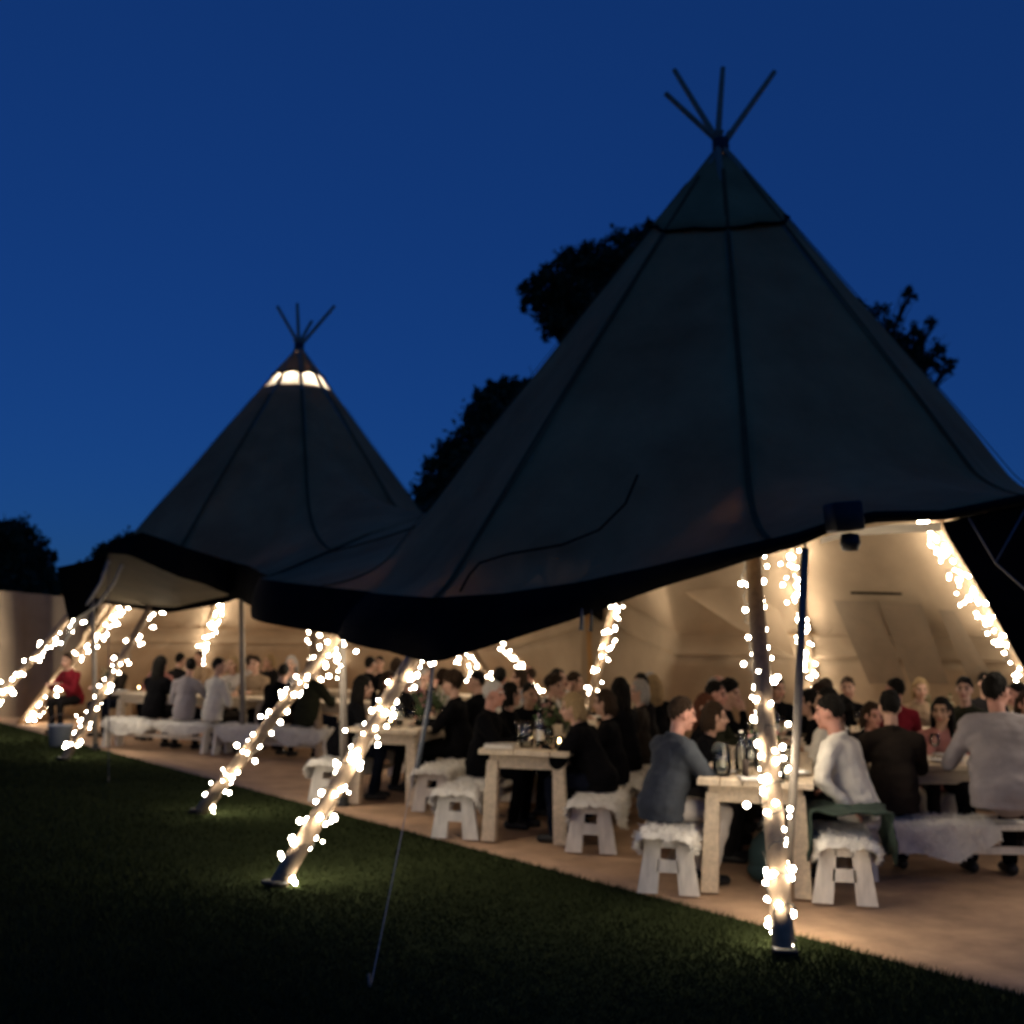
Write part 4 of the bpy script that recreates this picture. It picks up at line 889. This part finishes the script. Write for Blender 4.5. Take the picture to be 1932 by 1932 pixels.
def tw(kind, label, xy, z=.7685, rz=0):
    loc = (xy[0], xy[1], z)
    if kind in ('wine', 'clear'):
        r = thing('bottle', label, 'bottle', loc); link('glass', ME[kind], r)
        if kind == 'wine': g = G().lathe([(.0376, .06), (.0376, .14)], seg=18); link('paper_label', mesh('paper_label', g.v, g.f[:18], M_LINEN), r)
        else: g = G().lathe([(.0, .268), (.0115, .268), (.013, .29), (0, .29)], seg=10); link('stopper', mesh('stopper', g.v, g.f, M_WAX), r)
    elif kind == 'jug': r = thing('jug', label, 'jug', loc); link('vessel', ME['jug'], r); link('water', ME['water'], r); G().tube([(.05+.04*math.sin(a), 0, .12-.055*math.cos(a)) for a in np.linspace(0, math.pi, 10)], .007, 6).obj('handle', M_GLASS, r)
    elif kind == 'glass': r = thing('wine_glass', label, 'glass', loc, 0, 'glasses on the tables'); link('bowl', ME['bowl'], r); link('stem', ME['stem'], r)
    elif kind == 'candle': r = thing('candle_jar', label, 'candle', loc, 0, 'candle jars on the tables'); link('jar', ME['jar'], r); link('wax', ME['wax'], r); link('flame', ME['flame'], r)
    elif kind == 'plate': r = link('plate', ME['plate'], None, loc); tag(r, label, 'plate')
    elif kind == 'napkin':
        v = []; n = 10
        for j in range(n+1):
            for i in range(n+1): v.append(((i/n-.5)*.24, (j/n-.5)*.18, .012+.02*abs(noise.noise((i*.5+xy[0], j*.5, 1)))))
        f = [(j*(n+1)+i, j*(n+1)+i+1, (j+1)*(n+1)+i+1, (j+1)*(n+1)+i) for j in range(n) for i in range(n)]
        r = link('napkin', mesh('napkin', v, f, M_LINEN), None, loc, (0, 0, rz)); r.modifiers.new('t', 'SOLIDIFY').thickness = .008; tag(r, label, 'napkin')
    elif kind == 'flowers':
        r = thing('flower_vase', label, 'flowers', loc); link('jar', ME['jar'], r); rr = random.Random(label); st = G(); lf = G(); pt = G()
        for k in range(16):
            a, sp = rr.uniform(0, 6.28), rr.uniform(.03, .15); h = rr.uniform(.2, .36); tip = (sp*math.cos(a), sp*math.sin(a), h); st.tube([(0, 0, .02), (tip[0]*.4, tip[1]*.4, h*.6), tip], .003, 4)
            for q in range(9):
                u = rr.uniform(.4, 1); p = Vector((tip[0]*u, tip[1]*u, .02+(h-.02)*u)); d = Vector((rr.uniform(-1, 1), rr.uniform(-1, 1), rr.uniform(-.3, .8))).normalized(); sd = d.cross(Vector((.3, .1, 1))).normalized()*.012; L = rr.uniform(.03, .06); lf.add([p, p+d*L*.5+sd, p+d*L, p+d*L*.5-sd], [(0, 1, 2, 3)])
            if k % 2 == 0:
                for q in range(9):
                    d = Vector((rr.gauss(0, 1), rr.gauss(0, 1), rr.gauss(.4, 1))).normalized(); sd = d.cross(Vector((.2, .3, 1))).normalized()*.014; p = Vector(tip); pt.add([p, p+d*.016+sd, p+d*.03, p+d*.016-sd], [(0, 1, 2, 3)])
        st.obj('stems', M_STEM, r); lf.obj('foliage', M_STEM, r)['kind'] = 'stuff'; pt.obj('petals', M_PETAL if len(label) % 2 else M_PETALP, r)['kind'] = 'stuff'
    return r
def T(c, s_, o): return c+AXD*s_+PERP*o
for kind, s_, o, lbl in (('clear', .42, -.10, 'clear stoppered bottle near the end of the closest table'), ('jug', .30, -.22, 'glass water jug on the near left corner of the closest table'), ('glass', .36, -.03, 'wine glass beside the clear bottle on the closest table'),
    ('glass', .55, -.26, 'wine glass by the hands of the grey blue jacketed man'), ('glass', .25, .10, 'wine glass nearest the end of the closest table'), ('glass', .62, .2, 'wine glass in front of the leaning white shirt'), ('candle', .20, .2, 'lit candle jar at the near right corner of the closest table'),
    ('candle', .48, .08, 'lit candle jar behind the bottle on the closest table'), ('candle', .7, .02, 'lit candle jar below the flowers of the closest table'), ('flowers', .85, .05, 'jar of flowers on the closest table behind the candles'), ('plate', .45, -.24, 'white plate at the left edge of the closest table'), ('plate', .55, .22, 'white plate at the right edge of the closest table'),
    ('wine', .95, -.05, 'green wine bottle behind the flowers on the closest table'), ('napkin', .14, .02, 'crumpled napkin on the end of the closest table')):
    tw(kind, lbl, T(t1c, s_, o))
mh = T(t1c, .16, -.06); r = thing('menu_holder', 'small dark menu block standing on the end of the closest table', 'menu', (mh[0], mh[1], .7685), .3); G().box((0, 0, .012), (.05, .07, .024), bev=.003).obj('base', mat('dark_wood', (.06, .04, .03), .6), r); G().box((0, 0, .075), (.006, .08, .10)).obj('card', mat('dark_card', (.08, .06, .05), .7), r)
for kind, s_, o, lbl in (('napkin', .18, -.22, 'folded white napkin at the left corner of the middle table'), ('plate', .32, -.25, 'plate under the white haired man, middle table'), ('jug', .35, -.03, 'glass jug in the centre of the middle table end'), ('wine', .40, .07, 'dark wine bottle on the end of the middle table'), ('glass', .30, .16, 'wine glass right of the dark bottle on the middle table'),
    ('candle', .36, .24, 'lit candle jar by the blonde woman'), ('flowers', .68, .08, 'tall jar of greenery before the blonde woman'), ('glass', .6, -.14, 'wine glass near the white haired man'), ('glass', .75, -.2, 'second wine glass further along the middle table'), ('candle', 1.1, 0, 'lit candle jar half way along the middle table')):
    tw(kind, lbl, T(t2c, s_, o))
for kind, s_, o, lbl in (('glass', .3, .1, 'wine glass on the end of the table behind the centre post'), ('glass', .4, .2, 'second wine glass on the table behind the centre post'), ('wine', .55, .02, 'wine bottle on the table behind the centre post'), ('candle', .35, .0, 'lit candle jar on the table behind the centre post'), ('flowers', .6, .22, 'jar of white flowers beside the dark hanging strap'), ('plate', .25, -.2, 'plate on the table behind the centre post')):
    tw(kind, lbl, T(t3c, s_, o))
for nm, c in (('closest', t1c), ('middle', t2c), ('left of centre', t3c)):
    for k, s_ in enumerate((1.5, 2.2, 3.1, 3.9)):
        tw('glass', ['first', 'second', 'third', 'last'][k]+' far wine glass along the '+nm+' row', T(c, s_, random.uniform(-.2, .2)))
    tw('candle', 'far lit candle jar along the '+nm+' row', T(c, 2.7, 0)); tw('flowers', 'far jar of flowers along the '+nm+' row', T(c, 1.85, 0)); tw('wine', 'far wine bottle along the '+nm+' row', T(c, 3.4, .05))
for kind, x, y, lbl in (('glass', 3.15, 9.1, 'wine glass between the brown jacket and the pale shirt'), ('glass', 3.35, 9.3, 'wine glass in front of the long haired woman'), ('candle', 3.0, 9.25, 'lit candle jar on the right cross table'), ('plate', 3.3, 8.95, 'white plate at the near edge of the right cross table'), ('plate', 3.5, 9.4, 'white plate before the long haired woman'), ('wine', 3.85, 9.2, 'wine bottle on the right cross table'),
    ('candle', 4.1, 12.3, 'lit candle jar on the far right table'), ('flowers', 4.5, 12.3, 'jar of flowers on the far right table'), ('glass', 3.6, 12.2, 'wine glass on the far right table')): tw(kind, lbl, (x, y))
for px, k, kind, lbl in ((205, .72, 'flowers', 'jar of flowers on the left table beside the red shirt'), (230, .6, 'plate', 'white plate at the near edge of the left table'), (262, .75, 'candle', 'lit candle jar on the left table'), (330, .72, 'glass', 'wine glass on the left table behind the grey shirt'), (430, .7, 'glass', 'wine glass on the left table right of the white shirt'), (455, .8, 'candle', 'lit candle jar on the left table by the pale pole'), (545, .72, 'wine', 'wine bottle on the left table by the middle lit pole'), (400, 3.3, 'candle', 'lit candle jar on the rear left table'), (700, 3.3, 'candle', 'lit candle jar on the rear right table')): tw(kind, lbl, lb(px, k))

# ------------------------------------------------------------------ trees and hedges
def leafmesh(blobs, n, size, seed, flat=.8):
    r = np.random.default_rng(seed); P = []
    w = np.array([b[3]*b[4]*b[5] if len(b) > 5 else b[3]**3 for b in blobs], float)**.75; w /= w.sum()
    for b, ww in zip(blobs, w):
        k = int(n*ww); rd = np.array(b[3:6]) if len(b) > 5 else np.array([b[3]]*3); nc = max(14, k//34)
        cd = r.normal(size=(nc, 3)); cd /= np.linalg.norm(cd, axis=1)[:, None]; cr = r.random(nc)**.45; cc = np.array(b[:3])+cd*cr[:, None]*rd
        idx = r.integers(0, nc, k); P.append(cc[idx]+r.normal(size=(k, 3))*rd.min()*.13)
    P = np.concatenate(P); k = len(P); a = r.normal(size=(k, 3)); a /= np.linalg.norm(a, axis=1)[:, None]; b_ = np.cross(a, r.normal(size=(k, 3))); b_ /= np.linalg.norm(b_, axis=1)[:, None]; s_ = size*r.uniform(.6, 1.3, k)[:, None]
    v = np.stack([P-a*s_, P+b_*s_*.5, P+a*s_, P-b_*s_*.5], 1).reshape(-1, 3)
    me = bpy.data.meshes.new('foliage'); me.vertices.add(k*4); me.vertices.foreach_set('co', v.ravel()); me.loops.add(k*4); me.loops.foreach_set('vertex_index', np.arange(k*4)); me.polygons.add(k); me.polygons.foreach_set('loop_start', np.arange(k)*4); me.update(); me.materials.append(M_LEAF); return me
def tree(name, label, base, blobs, n, size, seed, r0=.35, twigs=0, cat='tree', trunk_to=None):
    root = thing(name, label, cat, (base[0], base[1], 0), 0, 'dark trees beyond the tents'); O = Vector((base[0], base[1], 0)); rs = random.Random(seed); g = G()
    bl = [tuple(np.array(b[:3])-np.array(O))+tuple(b[3:]) for b in blobs]; top = max(b[2] for b in bl); fork = Vector((0, 0, trunk_to or top*.38))
    g.tube([(0, 0, -.2), (.05, 0, .6), fork*.6+Vector((.1, 0, 0)), fork], [r0*1.35, r0, r0*.85, r0*.7], 10); g.obj('trunk', M_BARK, root); g = G()
    for b in bl:
        e = Vector(b[:3]); m_ = fork.lerp(e, .5)+Vector((rs.uniform(-.3, .3), 0, .3)); g.tube([fork-Vector((0, 0, .3)), m_, e], [r0*.5, r0*.3, r0*.1], 7)
        for _ in range(6+twigs):
            d = Vector((rs.gauss(0, 1), rs.gauss(0, 1), rs.gauss(.2, 1))).normalized()*b[3]*rs.uniform(.6, 1.15); s0_ = m_.lerp(e, rs.uniform(.3, 1)); g.tube([s0_, s0_.lerp(e+d, .6)+Vector((0, 0, .1)), e+d], [r0*.1, r0*.06, r0*.02], 5)
    g.obj('limbs', M_BARK, root); fo = link('crown', leafmesh(bl, n, size, seed), root); return root
def w(px, py, Y): return tuple(at(px, py, Y))
def blob(px, py, Y, rpx, ry=None): q = at(px, py, Y); k = Y/FPX; return (q[0], q[1], q[2], rpx*k, rpx*k, (ry or rpx)*k)
Y1 = 40.0
tree('oak_tree', 'tall dark tree rising behind the left slope of the big tent', (5.5, 41, 0), [blob(1050, 545, Y1, 75, 45), blob(1110, 510, Y1, 70, 55), blob(1180, 500, Y1, 70, 60), blob(1245, 450, Y1, 55, 40), blob(1050, 610, Y1, 45, 35), blob(1110, 590, Y1, 80, 55), blob(1240, 560, Y1, 110, 90), blob(1330, 560, Y1+2, 110, 110), blob(1010, 570, Y1, 32, 25), blob(1230, 700, Y1, 130, 100)], 60000, .11, 11, .5)
tree('round_tree', 'dense dark tree between the two tents', (2.2, 37.0, 0), [blob(980, 790, 37, 75, 70), blob(930, 790, 37, 55, 60), blob(900, 860, 37, 70, 60), blob(850, 890, 37, 55, 55), blob(830, 940, 37, 50, 50), blob(960, 900, 37, 110, 110), blob(1040, 800, 37, 90, 80), blob(950, 740, 37, 35, 25), blob(1010, 735, 37, 45, 25), blob(860, 990, 37, 85, 80), blob(1000, 1000, 37, 120, 110)], 70000, .12, 12, .4, trunk_to=2.2)
tree('sparse_tree', 'thin branched tree showing past the right slope of the big tent', (10.8, 40, 0), [blob(1700, 640, Y1, 45, 30), blob(1745, 655, Y1, 45, 35), blob(1790, 690, Y1, 24, 16), blob(1715, 555, Y1, 22, 14), blob(1640, 620, Y1, 60, 50), blob(1750, 690, Y1, 38, 20), blob(1760, 610, Y1, 16, 10), blob(1620, 720, Y1, 90, 70)], 7000, .10, 13, .3, 14)
tree('bushy_tree', 'dark tree at the left edge above the canvas screen', (-20.6, 45, 0), [blob(20, 1030, 45, 60, 50), blob(-30, 1050, 45, 80, 70), blob(55, 1060, 45, 45, 40), blob(80, 1050, 45, 24, 16), blob(20, 1110, 45, 90, 60), blob(70, 1100, 45, 40, 30)], 24000, .12, 14, .35, trunk_to=1.5)
tree('bushy_tree', 'dark bush showing behind the left awning', (-15.2, 42, 0), [blob(225, 1045, 42, 40, 32), blob(270, 1050, 42, 60, 45), blob(200, 1085, 42, 45, 40), blob(150, 1110, 42, 45, 35)], 14000, .12, 15, .25, trunk_to=1.0)
tree('hedge_bush', 'tall dark hedge bush outside the right opening', (7.6, 19.5, 0), [(7.4, 19.5, 1.5, 1.5, 1.2, 1.5), (7.6, 19.6, 3.0, 1.4, 1.1, 1.1), (9.2, 19.6, 2.6, 1.6, 1.2, 1.4), (9.3, 19.5, 1.2, 1.6, 1.2, 1.3)], 9000, .12, 16, .2, cat='bush', trunk_to=.6)
tree('hedge_bush', 'dark hedge bush farther right outside the right opening', (11.2, 19, 0), [(10.8, 19, 1.4, 1.6, 1.2, 1.5), (11.2, 19, 2.9, 1.6, 1.2, 1.2), (12.8, 18.6, 2.0, 1.7, 1.2, 1.9)], 7000, .12, 17, .2, cat='bush', trunk_to=.6)
tree('hedge_bush', 'low dark shrub on the lawn at the far left', (-10.4, 20.3, 0), [(-10.4, 20.2, .35, .7, .5, .4), (-9.6, 20.6, .3, .6, .5, .35)], 3000, .05, 18, .05, cat='bush', trunk_to=.15)
